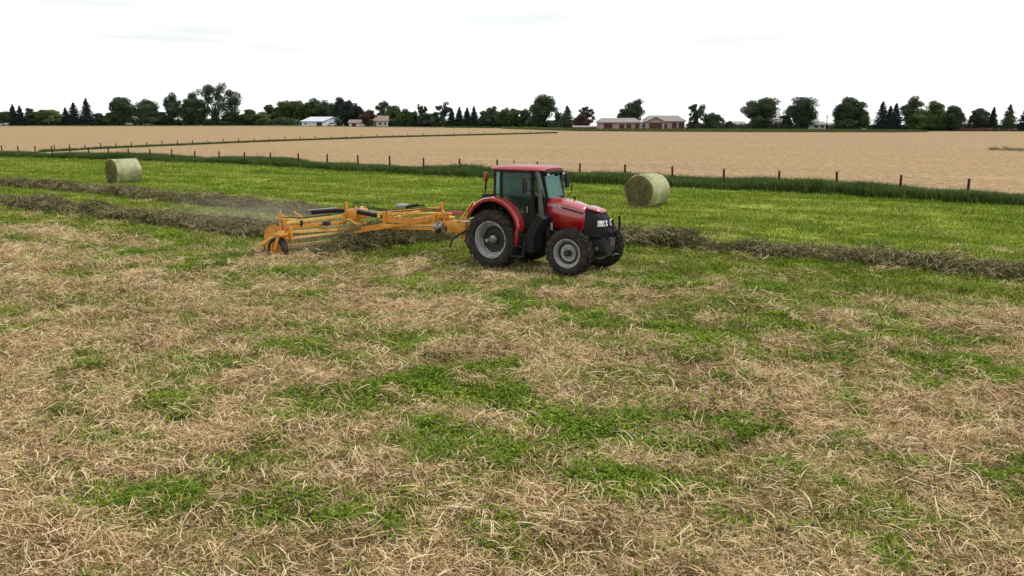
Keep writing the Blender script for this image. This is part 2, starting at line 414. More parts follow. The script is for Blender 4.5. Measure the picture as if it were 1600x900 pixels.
# ------------------------------------------------------------------ scattered plants and hay (instanced clumps of real blades)
def ribbons(n, R, L, wd, zmax, arch, seg=4, lying=True, aniso=0.0, seed=0, colour=(0.0, 1.0)):
    r = np.random.default_rng(seed)
    a = r.random(n)*2*np.pi; rad = R*np.sqrt(r.random(n))
    c = np.stack([rad*np.cos(a), rad*np.sin(a)], -1)
    ang = np.where(r.random(n) < aniso, r.normal(0, 0.5, n), r.random(n)*np.pi*2)
    ln = L*(0.3+1.1*r.random(n)**1.5); t = np.linspace(0, 1, seg+1)[None, :]
    d = np.stack([np.cos(ang), np.sin(ang)], -1); pd = np.stack([-d[:, 1], d[:, 0]], -1)
    curv = r.normal(0, 0.22, n)*ln
    if lying:
        s = (t-0.5)*ln[:, None]; off = curv[:, None]*(4*(t-0.5)**2)
        z = (r.random(n)*zmax)[:, None] + (arch*r.random(n))[:, None]*np.sin(np.pi*t) + (r.normal(0, 0.035, n))[:, None]*(t-0.5)*2
        P = c[:, None, :] + d[:, None, :]*s[..., None] + pd[:, None, :]*off[..., None]
    else:
        lean = (0.15+0.5*r.random(n))[:, None]*ln[:, None]
        P = c[:, None, :] + d[:, None, :]*(lean*t**2)[..., None] + 0*pd[:, None, :]
        z = (t*ln[:, None])*(1-0.25*t)
    C = np.concatenate([P, z[..., None]], -1)          # n, seg+1, 3
    roll = r.normal(0, 0.6, n)
    if lying: W = np.stack([pd[:, 0]*np.cos(roll), pd[:, 1]*np.cos(roll), np.sin(roll)], -1)
    else: W = np.stack([pd[:, 0], pd[:, 1], 0*roll], -1)
    wv = wd*(0.6+0.8*r.random(n))
    tw = (1-0.75*t**2) if not lying else (1-0.5*np.abs(2*t-1)**3)
    H = W[:, None, :]*(wv[:, None]*tw/2)[..., None]
    A = C-H; B = C+H
    Vv = np.stack([A, B], 2).reshape(-1, 3)             # per strand: (seg+1)*2
    base = (np.arange(n)*(seg+1)*2)[:, None, None]
    k = np.arange(seg)[None, :, None]*2
    Fq = (base + k + np.array([0, 1, 3, 2])[None, None, :]).reshape(-1, 4)
    tint = np.repeat(colour[0]+(colour[1]-colour[0])*r.random(n), (seg+1)*2)
    return Vv, Fq, tint
def leaf_clump(n_st, R, H, leaf, seed):
    r = np.random.default_rng(seed)
    V_, T_ = [], []
    for _ in range(n_st):
        a = r.random()*6.28; q = R*math.sqrt(r.random()); x, y = q*math.cos(a), q*math.sin(a)
        h = H*(0.5+0.6*r.random())*(1-0.5*(q/R)**2); lean = r.normal(0, 0.35, 2); tn = r.random()
        for k in range(int(8)):
            tt = 0.2+0.8*(k+r.random())/8
            c = np.array([x+lean[0]*h*tt*0.6, y+lean[1]*h*tt*0.6, h*tt]) + r.normal(0, 0.012, 3)
            b = r.random()*6.28; u = np.array([math.cos(b), math.sin(b), r.normal(0, 0.35)]); vv = np.array([-math.sin(b), math.cos(b), r.normal(0, 0.35)])
            s = leaf*(0.6+0.8*r.random())
            V_ += [c-u*s*.2, c+u*s*0.5-vv*s*0.38, c+u*s*1.2, c+u*s*0.5+vv*s*0.38]
            T_ += [0.25*tn+0.5*tt+0.25*r.random()]*4
    V_ = np.array(V_); return V_, np.arange(len(V_)).reshape(-1, 4), np.array(T_)
def source(name, variants, mat):
    col = bpy.data.collections.new(name)                # not linked to the scene: only a source of clumps
    for i, (V_, F_, T_) in enumerate(variants):
        me = np_mesh(name, V_, F_, {"tint": T_}); me.materials.append(mat)
        col.objects.link(bpy.data.objects.new("%s.%03d" % (name, i), me))
    return col
def scatter(name, pts, rot, scl, col, label=None, cat=None, parent=None, seed=0):
    r = np.random.default_rng(seed)
    me = bpy.data.meshes.new(name); n = len(pts)
    me.vertices.add(n); me.vertices.foreach_set("co", np.asarray(pts, np.float32).ravel())
    a = me.attributes.new("rot", 'FLOAT_VECTOR', 'POINT'); a.data.foreach_set("vector", np.asarray(rot, np.float32).ravel())
    a = me.attributes.new("scl", 'FLOAT', 'POINT'); a.data.foreach_set("value", np.asarray(scl, np.float32))
    a = me.attributes.new("pick", 'INT', 'POINT'); a.data.foreach_set("value", r.integers(0, len(col.objects), n).astype(np.int32))
    o = link(name, me, None, parent)
    ng = bpy.data.node_groups.new(name, 'GeometryNodeTree')
    ng.interface.new_socket("Geometry", in_out='INPUT', socket_type='NodeSocketGeometry')
    ng.interface.new_socket("Geometry", in_out='OUTPUT', socket_type='NodeSocketGeometry')
    gi = ng.nodes.new("NodeGroupInput"); go = ng.nodes.new("NodeGroupOutput")
    ci = ng.nodes.new("GeometryNodeCollectionInfo"); ci.inputs["Collection"].default_value = col
    ci.inputs["Separate Children"].default_value = True; ci.inputs["Reset Children"].default_value = True
    ip = ng.nodes.new("GeometryNodeInstanceOnPoints"); ip.inputs["Pick Instance"].default_value = True
    def na(nm, t):
        q = ng.nodes.new("GeometryNodeInputNamedAttribute"); q.data_type = t; q.inputs["Name"].default_value = nm
        return [s for s in q.outputs if s.enabled and s.name == "Attribute"][0]
    L = ng.links.new
    L(gi.outputs[0], ip.inputs["Points"]); L(ci.outputs[0], ip.inputs["Instance"])
    L(na("pick", 'INT'), ip.inputs["Instance Index"]); L(na("rot", 'FLOAT_VECTOR'), ip.inputs["Rotation"]); L(na("scl", 'FLOAT'), ip.inputs["Scale"])
    L(ip.outputs[0], go.inputs[0])
    md = o.modifiers.new("scatter", 'NODES'); md.node_group = ng
    o["kind"] = "stuff"
    if label: o["label"] = label; o["category"] = cat
    return o
def field_points(n, y0, y1, dens, power=1.0, seed=0, margin=2.5, spread=0.66):
    """random points between two distances, kept by a density function; nearer ground gets more"""
    r = np.random.default_rng(seed)
    u = r.random(n); y = (y0**(1-power) + u*(y1**(1-power)-y0**(1-power)))**(1/(1-power)) if power != 1 else y0*(y1/y0)**u
    x = (r.random(n)*2-1)*(margin + spread*y)
    k = r.random(n) < dens(x, y)
    return x[k], y[k]
def eul(n, seed, tilt=0.12, head=None):
    r = np.random.default_rng(seed)
    z = r.random(n)*6.283 if head is None else r.normal(head, 0.6, n)
    return np.stack([r.normal(0, tilt, n), r.normal(0, tilt, n), z], -1)

hay_src = source("hay_clump", [ribbons(84, 0.38, 0.215, 0.0080, 0.055, 0.028, seed=100+i, aniso=0.35) for i in range(10)], HAY)
hayg_src = source("green_hay_clump", [ribbons(80, 0.38, 0.18, 0.0080, 0.04, 0.03, seed=200+i, aniso=0.35) for i in range(6)], HAYG)
chaff_src = source("chaff_clump", [ribbons(210, 0.42, 0.085, 0.0062, 0.035, 0.012, seg=2, seed=250+i, aniso=0.2) for i in range(5)], HAY)
clov_src = source("clover_clump", [leaf_clump(40, 0.24, 0.14, 0.026, 300+i) for i in range(8)], CLOV)
grass_src = source("grass_clump", [ribbons(120, 0.45, 0.085, 0.008, 0, 0, seg=2, lying=False, seed=400+i) for i in range(6)], GRASS)
pasture_src = source("pasture_clump", [ribbons(120, 0.45, 0.085, 0.008, 0, 0, seg=2, lying=False, seed=450+i) for i in range(4)], tinted("pasture_grass", [(0.0, (0.04, 0.06, 0.015)), (0.5, (0.10, 0.125, 0.035)), (1.0, (0.2, 0.2, 0.08))], trans=0.2))
vg_src = source("tall_grass_clump", [ribbons(160, 0.5, 0.5, 0.018, 0, 0, seg=3, lying=False, seed=500+i) for i in range(6)], VGRASS)

def put(name, x, y, src, label, cat, s0, seed, tilt=0.12, zoff=0.0, head=None, grow=0.018):
    n = len(x); r = np.random.default_rng(seed)
    z = relief(x, y) + zoff*r.random(n)*2
    sc = s0*(0.7+0.6*r.random(n))*(1+grow*np.maximum(y-10, 0))
    return scatter(name, np.stack([x, y, z], -1), eul(n, seed+1, tilt, head), sc, src, label, cat, seed=seed)
x, y = field_points(27000, 6.2, 46, lambda a, b: hay_density(a, b)*sstep(14, 5, ly(a, b))*(1-0.8*under(a, b)), seed=1)
put("loose_hay", x, y, hay_src, "dry tan hay strewn loosely over the mown field in front", "hay", 1.0, 31, tilt=0.13, head=TH, zoff=0.035)
x, y = field_points(15000, 6.2, 60, lambda a, b: 0.75*(1-0.7*hay_density(a, b))*sstep(7, 1, ly(a, b))*(1-0.8*under(a, b)), seed=2)
put("wilted_hay", x, y, hayg_src, "wilted olive green clippings between the dry hay", "clippings", 0.95, 41, tilt=0.15)
x, y = field_points(14000, 6.2, 34, lambda a, b: np.clip(0.12+0.8*hay_density(a, b), 0, 1)*(1-0.8*clover_density(a, b))*sstep(3, -1, ly(a, b)), seed=9)
put("chaff", x, y, chaff_src, "fine broken straw and chaff lying among the longer hay", "chaff", 1.0, 45, tilt=0.1, zoff=0.01)
x, y = field_points(26000, 6.2, 40, lambda a, b: clover_density(a, b)*sstep(3, -1, ly(a, b))*(1-under(a, b)), seed=3)
put("clover", x, y, clov_src, "dark green leafy clover regrowth in clumps between the hay", "clover", 1.0, 51, tilt=0.1, zoff=-0.01)
x, y = field_points(56000, 6.2, 95, lambda a, b: np.where(b < verge_y(a)-0.3, 1, 0)*(0.7+0.3*sstep(-3, 2, ly(a, b)))*(0.3+0.7*sstep(.3, .6, fbm(a*1.2, b*1.2, 8, 3)))*(1-0.85*under(a, b)), seed=4, spread=0.62, power=0.5)
put("short_grass", x, y, grass_src, "short lime green stubble of the freshly mown strip before the fence", "grass", 1.0, 61, tilt=0.08, grow=0.012)

# ------------------------------------------------------------------ grass verge and fences
rr = np.random.default_rng(77)
n = 20000
x = rr.uniform(-75, 46, n); y = verge_y(x) + rr.random(n)*3.2
hgt = (0.45+1.15*fbm(x*0.22, y*0.22, 12, 3))*np.interp(x, [-70, -5, 40], [0.95, 1.0, 1.05])
scatter("verge_grass", np.stack([x, y, 0*x-0.02], -1), eul(n, 78, 0.1), hgt*(0.8+0.4*rr.random(n)), vg_src,
        "band of tall dark green grass along the foot of the post fence", "grass", seed=79)
n = 5000
t = rr.random(n); f2 = [at(80, 237), at(160, 232.5), at(400, 222), at(600, 215), at(800, 210), at(870, 208)]
fx_ = np.array([p.x for p in f2]); fy_ = np.array([p.y for p in f2])
x = rr.uniform(fx_[0]-1, fx_[-1], n); y = np.interp(x, fx_, fy_) + rr.normal(0, 0.45, n)
scatter("field_margin_grass", np.stack([x, y, 0*x-0.02], -1), eul(n, 81, 0.1), 0.35+0.45*rr.random(n), vg_src,
        "thin dark line of grass under the far field fence", "grass", seed=82)
n = 16000
x = rr.uniform(-2, 112, n); y = np.interp(x, [-2, 20, 60, 100, 150], [318, 264, 250, 246, 258]) + rr.random(n)**1.2*np.interp(x, [-2, 30, 90, 112], [12, 36, 30, 8])
scatter("lawn_grass", np.stack([x, y, 0*x-0.05], -1), eul(n, 84, 0.1), 3.2+2.0*rr.random(n), pasture_src,
        "green unmown strip in front of the two tan sheds", "grass", seed=85)

POSTM = Mat("weathered_post", 0.9, 0.1); POSTM.base(POSTM.ramp(POSTM.noise(6, 5, sc=(1, 1, 0.1)), [(0.3, (0.03, 0.018, 0.012)), (0.7, (0.09, 0.05, 0.03))])); POSTM.bump(POSTM.noise(30, 4, sc=(1, 1, .1)), .5, .01); POSTM = POSTM.m
WIREM = Mat("fence_wire", 0.5, 0.4, 0.8); WIREM.base((0.16, 0.14, 0.12)); WIREM = WIREM.m
fence = empty("post_fence", at(800, 283))
tag(fence, "long fence of dark wooden posts along the near edge of the ripe field", "fence")
def fence_xy(k):
    px = (1514.04-52.011*k)/(1+0.03846598*k)
    a = [(-400, 217.5), (3, 226.8), (137, 230), (267, 233.6), (421, 238.2), (559, 242.3), (719, 247.8), (907, 255), (1052, 260.3), (1215, 266), (1407, 274), (1515, 279), (1800, 291)]
    return px, float(np.interp(px, [q[0] for q in a], [q[1] for q in a]))
tops = []
me_p = []
for v_ in range(4):
    mb = MB(); r_ = random.Random(v_)
    mb.tube([(0, 0, -0.3), (0.004, 0.003, 0.5), (r_.uniform(-.02, .02), r_.uniform(-.02, .02), 1.15)], [0.075, 0.07, 0.062], 9)
    mb.tube([(r_.uniform(-.02, .02), 0, 1.149), (0, 0, 1.17)], [0.055, 0.03], 9)
    me = mb.mesh("post"); me.materials.append(POSTM); me_p.append(me)
for k in range(-3, 34):
    px, py = fence_xy(k)
    p = at(px, py, 1.15)
    o = bpy.data.objects.new("post", me_p[k % 4]); COL.objects.link(o); o.parent = fence
    q = Vector((p.x, p.y, random.uniform(-0.06, 0.05))); o.location = q - fence.location
    o.rotation_euler = (random.uniform(-.03, .03), random.uniform(-.03, .03), random.random()*6)
    tops.append(q)
for hz in (1.05, 0.72):
    mb = MB()
    mb.tube([q - fence.location + Vector((0.02, -0.075, hz)) for q in tops], 0.0025, 4)
    mb.build("wire", WIREM, fence)
fence2 = empty("field_fence", Vector((f2[2].x, f2[2].y, 0)))
tag(fence2, "distant line of thin posts cutting across the ripe field on the left", "fence")
mb = MB(); mb.tube([(0, 0, -0.2), (0, 0, 1.35)], [0.07, 0.06], 6); mef = mb.mesh("post"); mef.materials.append(POSTM)
for k in range(34):
    px = 85 + 24*k*(1-0.0*k)
    if px > 870: break
    xx = None
    base = at(px, float(np.interp(px, [80, 160, 400, 600, 800, 870], [237, 232.5, 222, 215, 210, 208])))
    o = bpy.data.objects.new("post", mef); COL.objects.link(o); o.parent = fence2
    o.location = Vector((base.x, base.y+0.1, 0)) - fence2.location; o.rotation_euler = (random.uniform(-.04, .04), random.uniform(-.04, .04), 0)
    o.scale = (1, 1, random.uniform(0.42, 0.6))

# ------------------------------------------------------------------ windrows
def mound(path, width, height, seed, name, label, cat="windrow", dens=70, lump=1.0, gaps=(), mat=WINDH, src=None, parent=None, top=None, kind=None, tilt=.35):
    P = [Vector((p[0], p[1], 0)) for p in path]
    # resample
    L = [0]
    for a, b in zip(P, P[1:]): L.append(L[-1]+(b-a).length)
    S = np.arange(0, L[-1], 0.16)
    cx = np.interp(S, L, [p.x for p in P]); cy = np.interp(S, L, [p.y for p in P])
    tx = np.gradient(cx); ty = np.gradient(cy); ll = np.hypot(tx, ty); tx /= ll; ty /= ll
    o0 = Vector((cx[len(cx)//2], cy[len(cy)//2], 0))
    T = np.linspace(-1, 1, 17)
    SS, TT = np.meshgrid(S, T, indexing='ij')
    hh = height*np.clip(-0.25+2.5*fbm(SS*0.42*lump, SS*0, seed, 3), 0.25, 2)
    for g0, gw in gaps: hh = hh*(1-0.75*np.exp(-((SS-g0)/gw)**2))
    ends = sstep(0, 1.2, SS)*sstep(0, 1.2, L[-1]-SS)
    ww = width*(0.75+0.5*fbm(SS*0.5, SS*0, seed+5, 2))*(0.5+0.5*ends)
    side_ = ww*TT/2 + 0.25*(fbm(SS*0.3, SS*0, seed+9, 2)-0.5)
    prof = (1-TT**2)**0.8
    z = hh*ends*prof*(0.75+0.5*fbm(SS*2.2, TT*2.2+9, seed+2, 3)) + 0.10*(fbm(SS*5, TT*4+3, seed+3, 3)-0.5)*prof - 0.03
    X_ = cx[:, None]-ty[:, None]*side_; Y_ = cy[:, None]+tx[:, None]*side_
    V_ = np.stack([X_-o0.x, Y_-o0.y, z], -1)
    a, b = SS.shape; ix = np.arange(a*b).reshape(a, b)
    F_ = np.stack([ix[:-1, :-1], ix[1:, :-1], ix[1:, 1:], ix[:-1, 1:]], -1).reshape(-1, 4)
    me = np_mesh(name, V_.reshape(-1, 3), F_, {"tint": (0.02+0.25*fbm(SS*3, TT*5, seed, 3)).ravel()})
    me.polygons.foreach_set("use_smooth", [True]*len(me.polygons))
    ob = link(name, me, mat, parent); ob.location = o0
    if label: tag(ob, label, cat)
    if kind: ob["kind"] = kind
    r = np.random.default_rng(seed); n_ = int(L[-1]*width*dens)
    ia = r.integers(0, a, n_); ib = r.integers(1, b-1, n_)
    pts = V_[ia, ib] + np.stack([r.normal(0, .05, n_), r.normal(0, .05, n_), r.random(n_)*0.05], -1)
    hd = np.arctan2(ty[ia], tx[ia]); slope = -T[ib]*0.75
    rot = np.stack([r.normal(0, tilt, n_)-slope*0, r.normal(0, tilt, n_), hd+r.normal(0, 0.7, n_)], -1)
    scatter("hay_strands", pts, rot, 0.75+0.6*r.random(n_), src or wind_src, parent=ob, seed=seed+1)
    return ob
wind_src = source("windrow_clump", [ribbons(55, 0.30, 0.34, 0.011, 0.08, 0.12, seed=600+i, aniso=0.4, colour=(0.1, 0.95)) for i in range(8)], WINDH)
def path(*q): return [at(*a)[:2] for a in q]
mound(path((-260, 298), (-120, 309), (0, 322), (100, 332), (200, 344), (300, 356), (400, 368), (450, 375)), 1.1, 0.30, 901, "windrow",
      "freshly raked grey brown windrow trailing out behind the yellow rake")
mound(path((-260, 275), (-120, 283), (0, 291), (80, 296), (150, 302), (200, 307), (330, 321), (420, 330), (505, 338)), 1.0, 0.26, 905, "windrow",
      "dark lumpy windrow passing just in front of the left bale", lump=1.3)
mound(path((700, 360), (800, 368), (900, 375), (985, 382), (1060, 386), (1112, 390)), 0.95, 0.30, 911, "windrow",
      "short heaped windrow ending right of the tractor in a tall tuft", gaps=())
mound(path((1125, 393), (1160, 396), (1240, 402), (1330, 411), (1400, 419), (1500, 428), (1600, 437), (1800, 457), (1950, 473)), 0.85, 0.21, 915, "windrow",
      "unraked olive windrow running out of the picture on the right edge", lump=1.2)
# the roll of hay pushed along in front of the rake baskets
def T2W(x, y, z=0.0): return TO + FD*x + LD*y + Vector((0, 0, z))
roll_src = source("rolling_hay_clump", [ribbons(60, 0.28, 0.3, 0.009, 0.06, 0.09, seed=650+i, aniso=0.2, colour=(0.1, 0.95)) for i in range(5)], WINDH)
mound([T2W(-5.65, -1.75)[:2], T2W(-5.5, -1.0)[:2], T2W(-5.3, 0.2)[:2], T2W(-4.95, 2.0)[:2], T2W(-4.35, 3.7)[:2]], 1.0, 0.44, 921, "hay_roll",
      "long roll of green brown hay being pushed along under the yellow rake", "hay", dens=60, mat=WINDH, src=roll_src, tilt=.6)

# ------------------------------------------------------------------ round bales
def bale_mat(nm, stops, sc, bs):
    m = Mat(nm, 0.9, 0.12)
    n1 = m.noise(1.0, 6, 0.75, sc=sc)
    m.base(m.mix(m.ramp(m.noise(1.3, 4, .6), [(0.40, (0,)*3), (0.65, (0.6,)*3)]), m.ramp(n1, stops), (0.16, 0.14, 0.06)))
    m.bump(n1, bs, 0.03); return m.m
BALE_S = bale_mat("bale_net_side", [(0.3, (0.26, 0.27, 0.13)), (0.5, (0.42, 0.43, 0.26)), (0.75, (0.60, 0.60, 0.42))], (3, 24, 24), .5)
BALE_E = bale_mat("bale_cut_end", [(0.3, (0.075, 0.065, 0.025)), (0.5, (0.16, 0.14, 0.065)), (0.75, (0.30, 0.25, 0.13))], (20, 14, 14), .9)
def bale(px, py, R_, W_, axis_deg, label, seed):
    p = at(px, py); o = empty("hay_bale", (p.x, p.y, 0), math.radians(axis_deg))
    tag(o, label, "hay bale", "round bales on the mown strip")
    na, nx = 96, 26
    th = np.linspace(0, 2*np.pi, na, endpoint=False); xs = np.linspace(-W_/2, W_/2, nx)
    Xg, Tg = np.meshgrid(xs, th, indexing='ij')
    e = np.clip((np.abs(Xg)/(W_/2)-0.9)/0.1, 0, 1)
    rad = R_*(1-0.045*e**2) + 0.035*(fbm(Xg*2.5+50, np.cos(Tg)*2+np.sin(Tg)*3+9, seed, 3)-0.5) + 0.012*np.sin(Xg*60) + 0.02*(vnoise(Xg*16, Tg*6, seed)-.5)
    z = np.maximum(rad*np.sin(Tg), -R_*0.93)
    V_ = np.stack([Xg, rad*np.cos(Tg)*(1+0.02*(np.sin(Tg) < -.6)), z+R_*0.93], -1).reshape(-1, 3)
    ix = np.arange(nx*na).reshape(nx, na); r1 = np.roll(ix, -1, 1)
    F_ = np.stack([ix[:-1], r1[:-1], r1[1:], ix[1:]], -1).reshape(-1, 4)
    me = np_mesh("net_wrapped_side", V_, F_); me.polygons.foreach_set("use_smooth", [True]*len(me.polygons))
    link("net_wrapped_side", me, BALE_S, o)
    for sg in (-1, 1):                                   # spiral of rolled hay on each end
        nr_ = 40; rr_ = np.linspace(0.0, 1.0, nr_)
        Rg, Tg2 = np.meshgrid(rr_, th, indexing='ij')
        edge = rad[0 if sg < 0 else -1][None, :]
        rads = Rg*edge
        ridge = 0.022*np.sin((Rg*9 - Tg2*sg/(2*np.pi))*2*np.pi) + 0.05*(fbm(Rg*9+5, np.cos(Tg2)*3+np.sin(Tg2)*4+20, seed+2, 3)-0.5)
        dome = 0.05*(1-Rg**4) + ridge*(1-Rg**8)
        dome -= 0.07*np.exp(-(Rg/0.07)**2)
        V2 = np.stack([sg*(W_/2 + dome), rads*np.cos(Tg2), np.maximum(rads*np.sin(Tg2), -R_*0.93)+R_*0.93], -1).reshape(-1, 3)
        ix = np.arange(nr_*na).reshape(nr_, na); r1 = np.roll(ix, -1, 1)
        F2 = np.stack([ix[:-1], r1[:-1], r1[1:], ix[1:]], -1).reshape(-1, 4)
        me = np_mesh("rolled_end", V2, F2); me.polygons.foreach_set("use_smooth", [True]*len(me.polygons))
        link("rolled_end", me, BALE_E, o)
    r = np.random.default_rng(seed); n_ = 260            # loose wisps at both rims and ends
    a_ = r.random(n_)*6.283; q_ = R_*np.sqrt(r.random(n_))*0.98; sg_ = np.where(r.random(n_) < .5, -1, 1)
    pts = np.stack([sg_*(W_/2+0.03), q_*np.cos(a_), np.maximum(q_*np.sin(a_), -R_*.9)+R_*0.93], -1)
    rot = np.stack([0*a_, sg_*np.pi/2, r.random(n_)*6.28], -1)
    scatter("loose_wisps", pts, rot, 0.28+0.2*r.random(n_), wind_src, parent=o, seed=seed)
bale(1011, 323, 0.80, 1.5, 50, "round bale right of the tractor with its dark spiral end facing left", 31)
bale(195, 286, 0.80, 1.62, 50, "round bale at far left behind the dark windrow, long side showing", 37)

# ------------------------------------------------------------------ trees
def leafmat(nm, a, b, c):
    m = Mat(nm, 0.8, 0.2)
    at_ = m.n("ShaderNodeAttribute"); at_.attribute_name = "tint"
    oi = m.n("ShaderNodeObjectInfo")
    s = m.n("ShaderNodeMath", operation='MULTIPLY_ADD'); s.inputs[1].default_value = 0.25; m.l(oi.outputs["Random"], s.inputs[0]); m.l(at_.outputs["Fac"], s.inputs[2])
    col = m.ramp(s.outputs[0], [(0.1, a), (0.6, b), (1.1 if False else 1.0, c)])
    m.base(col)
    tr = m.n("ShaderNodeBsdfTranslucent"); m.l(col, tr.inputs[0]); ms = m.n("ShaderNodeMixShader"); ms.inputs[0].default_value = 0.2
    m.l(m.b.outputs[0], ms.inputs[1]); m.l(tr.outputs[0], ms.inputs[2]); m.l(ms.outputs[0], m.nt.nodes["Material Output"].inputs[0])
    return m.m
LEAF = {  # leaf colours lightened, a thin distance haze put into the tones
 'dark': leafmat("dark_foliage", (0.038, 0.060, 0.034), (0.068, 0.098, 0.050), (0.115, 0.150, 0.078)),
 'mid': leafmat("green_foliage", (0.042, 0.072, 0.026), (0.075, 0.115, 0.038), (0.12, 0.17, 0.06)),
 'light': leafmat("light_foliage", (0.07, 0.11, 0.035), (0.12, 0.18, 0.055), (0.19, 0.25, 0.09)),
 'grey': leafmat("greyish_foliage", (0.045, 0.060, 0.045), (0.075, 0.095, 0.07), (0.12, 0.14, 0.10)),
 'conifer': leafmat("conifer_needles", (0.020, 0.032, 0.027), (0.034, 0.050, 0.042), (0.055, 0.075, 0.06)),
 'maroon': leafmat("maroon_foliage", (0.05, 0.03, 0.026), (0.095, 0.055, 0.045), (0.15, 0.09, 0.07)),
}
BARK = Mat("bark", 0.95, 0.1); BARK.base(BARK.ramp(BARK.noise(2, 5, sc=(3, 3, .5)), [(0.3, (0.035, 0.028, 0.022)), (0.7, (0.10, 0.08, 0.06))])); BARK.bump(BARK.noise(8, 4), .6, .05); BARK = BARK.m
def edge_y(px): return float(np.interp(px, [-100, 0, 400, 560, 800, 900, 1000, 1200, 1350, 1600], [196, 196, 195.5, 197, 199, 201, 203.5, 203, 204, 204.5]))
def leaf_quads(C, Rr, n, size, r, flat=1.0):
    """n small leaf faces through an ellipsoid, denser at its skin"""
    d = r.normal(0, 1, (n, 3)); d /= np.linalg.norm(d, axis=1)[:, None]
    rad = r.random(n)**0.30
    p = np.array(C) + d*rad[:, None]*np.array(Rr)
    u = r.normal(0, 1, (n, 3)); u[:, 2] *= flat; u /= np.linalg.norm(u, axis=1)[:, None]
    v = np.cross(u, r.normal(0, 1, (n, 3))); v /= np.linalg.norm(v, axis=1)[:, None]
    s = (size*(0.5+0.9*r.random(n)))[:, None]
    Q = np.stack([p-u*s-v*s*.3, p+u*s*.1-v*s*.8, p+u*s+v*s*.2, p-u*s*.1+v*s*.8], 1)
    t = np.repeat(0.15+0.5*r.random(n) + 0.25*rng_clump(r), 4)
    return Q.reshape(-1, 3), t
def rng_clump(r): return r.random()
def tree(px, top, width, kind, tone, label, drop=0.0, lobes=None, name=None):
    by = edge_y(px) - drop
    g = at(px, by); D = g.y
    zf = float(fall(g.x, g.y)); H = at_depth(px, top, D).z - zf; Wd = width/FPX*D*{'conifer': 1.0, 'oak': 1.08}.get(kind, 1.16)
    r = np.random.default_rng(int(abs(px)*7+top))
    nm = name or {'conifer': 'conifer_tree', 'bush': 'bush'}.get(kind, 'broadleaf_tree')
    o = empty(nm, (g.x, g.y, zf)); tag(o, label, "bush" if kind == 'bush' else "tree")
    parts, tt = [], []
    tr = MB(); R0 = 0.025*H+0.05
    px_m = D/FPX                                   # metres per photo pixel
    ls = max(0.16*px_m*7, 0.9*px_m)*0.72           # leaf size ~ a pixel
    if kind == 'conifer':
        tr.tube([(0, 0, -0.3), (0, 0, H*0.5), (0, 0, H*0.97)], [R0, R0*.6, 0.03], 7)
        n_l = int(H/(1.3*px_m)) + 5
        for k in range(n_l):
            f = (k+0.5)/n_l; z = H*(0.04+0.95*f); rad = Wd/2*1.25*(1-f)**0.8*(0.85+0.3*r.random()) + 0.1
            m_ = max(6, int(16*(1-f)+4))
            for j in range(m_):
                a = r.random()*6.28; q = rad*(0.55+0.45*r.random())
                Q, T_ = leaf_quads((q*math.cos(a)*.6, q*math.sin(a)*.6, z-0.12*q), (q*.6, q*.6, H/n_l*0.8), 18, ls*.9, r, .5)
                parts.append(Q); tt.append(T_)
    else:
        blobs = []
        zb = {'bush': -0.1, 'oak': 0.12, 'round': 0.0, 'tall': 0.02, 'sparse': 0.25}[kind]
        nb = {'bush': 10, 'oak': 30, 'round': 24, 'tall': 24, 'sparse': 14}[kind]
        if lobes is None:
            if kind in ('round', 'tall', 'bush'):
                for q in (.25, .45, .62, .78): blobs.append(((0, 0, H*q), Wd*.34*(1.1-.35*q), H*.15))
            for _ in range(nb*3):
                if len(blobs) >= nb: break
                d = r.normal(0, 1, 3); d /= np.linalg.norm(d); q = r.random()**0.45
                cx_, cy_, cz_ = d*q
                br = {'oak': 0.17, 'sparse': 0.26, 'bush': .42, 'round': .30, 'tall': .30}[kind]*(0.75+0.5*r.random())
                zc = (zb+1)/2; hz = (1-zb)/2
                c = (cx_*(1-br)*Wd/2, cy_*(1-br)*Wd/2, H*(zc+cz_*(hz-br*0.5*min(1, Wd/H))))
                blobs.append((c, br*Wd/2*1.15, br*min(Wd, H)/2*1.0))
        else:
            for (fx, fz, fr) in lobes: blobs.append(((fx*Wd/2, r.normal(0, .25)*Wd/2*fr*2, H*fz), fr*Wd/2, fr*Wd/2*0.9))
        tr.tube([(0, 0, -0.3), (r.normal(0, .01)*H, 0, H*max(zb, .25)), (r.normal(0, .02)*H, 0, H*0.7)], [R0*1.2, R0*.8, R0*.25], 8)
        for (c, br, bz) in blobs[:12]:
            z0 = H*max(zb, .2)*(0.7+0.4*r.random())
            mid = (c[0]*.45, c[1]*.45, (z0+c[2])/2+0.03*H)
            tr.tube([(0, 0, z0), mid, c], [R0*.45, R0*.28, R0*.10], 5, cap=False)
        for (c, br, bz) in blobs:
            vol = max(12, int(4*math.pi*br*br/(ls*ls)*{'oak': .62, 'sparse': .8, 'bush': .75, 'round': .72, 'tall': .72}[kind]))
            sub = 4
            for _ in range(sub):
                o3 = r.normal(0, .38, 3)*np.array([br, br, bz])
                Q, T_ = leaf_quads(np.array(c)+o3, (br*.72, br*.72, bz*.72), min(vol//sub+3, 400), ls, r, .7)
                Q[:, 2] = np.maximum(Q[:, 2], 0.02)
                parts.append(Q); tt.append(T_)
    tr.build("trunk", BARK, o)
    V_ = np.concatenate(parts); T_ = np.concatenate(tt)
    me = np_mesh("crown", V_, np.arange(len(V_)).reshape(-1, 4), {"tint": T_})
    link("crown", me, LEAF[tone], o)
    return o
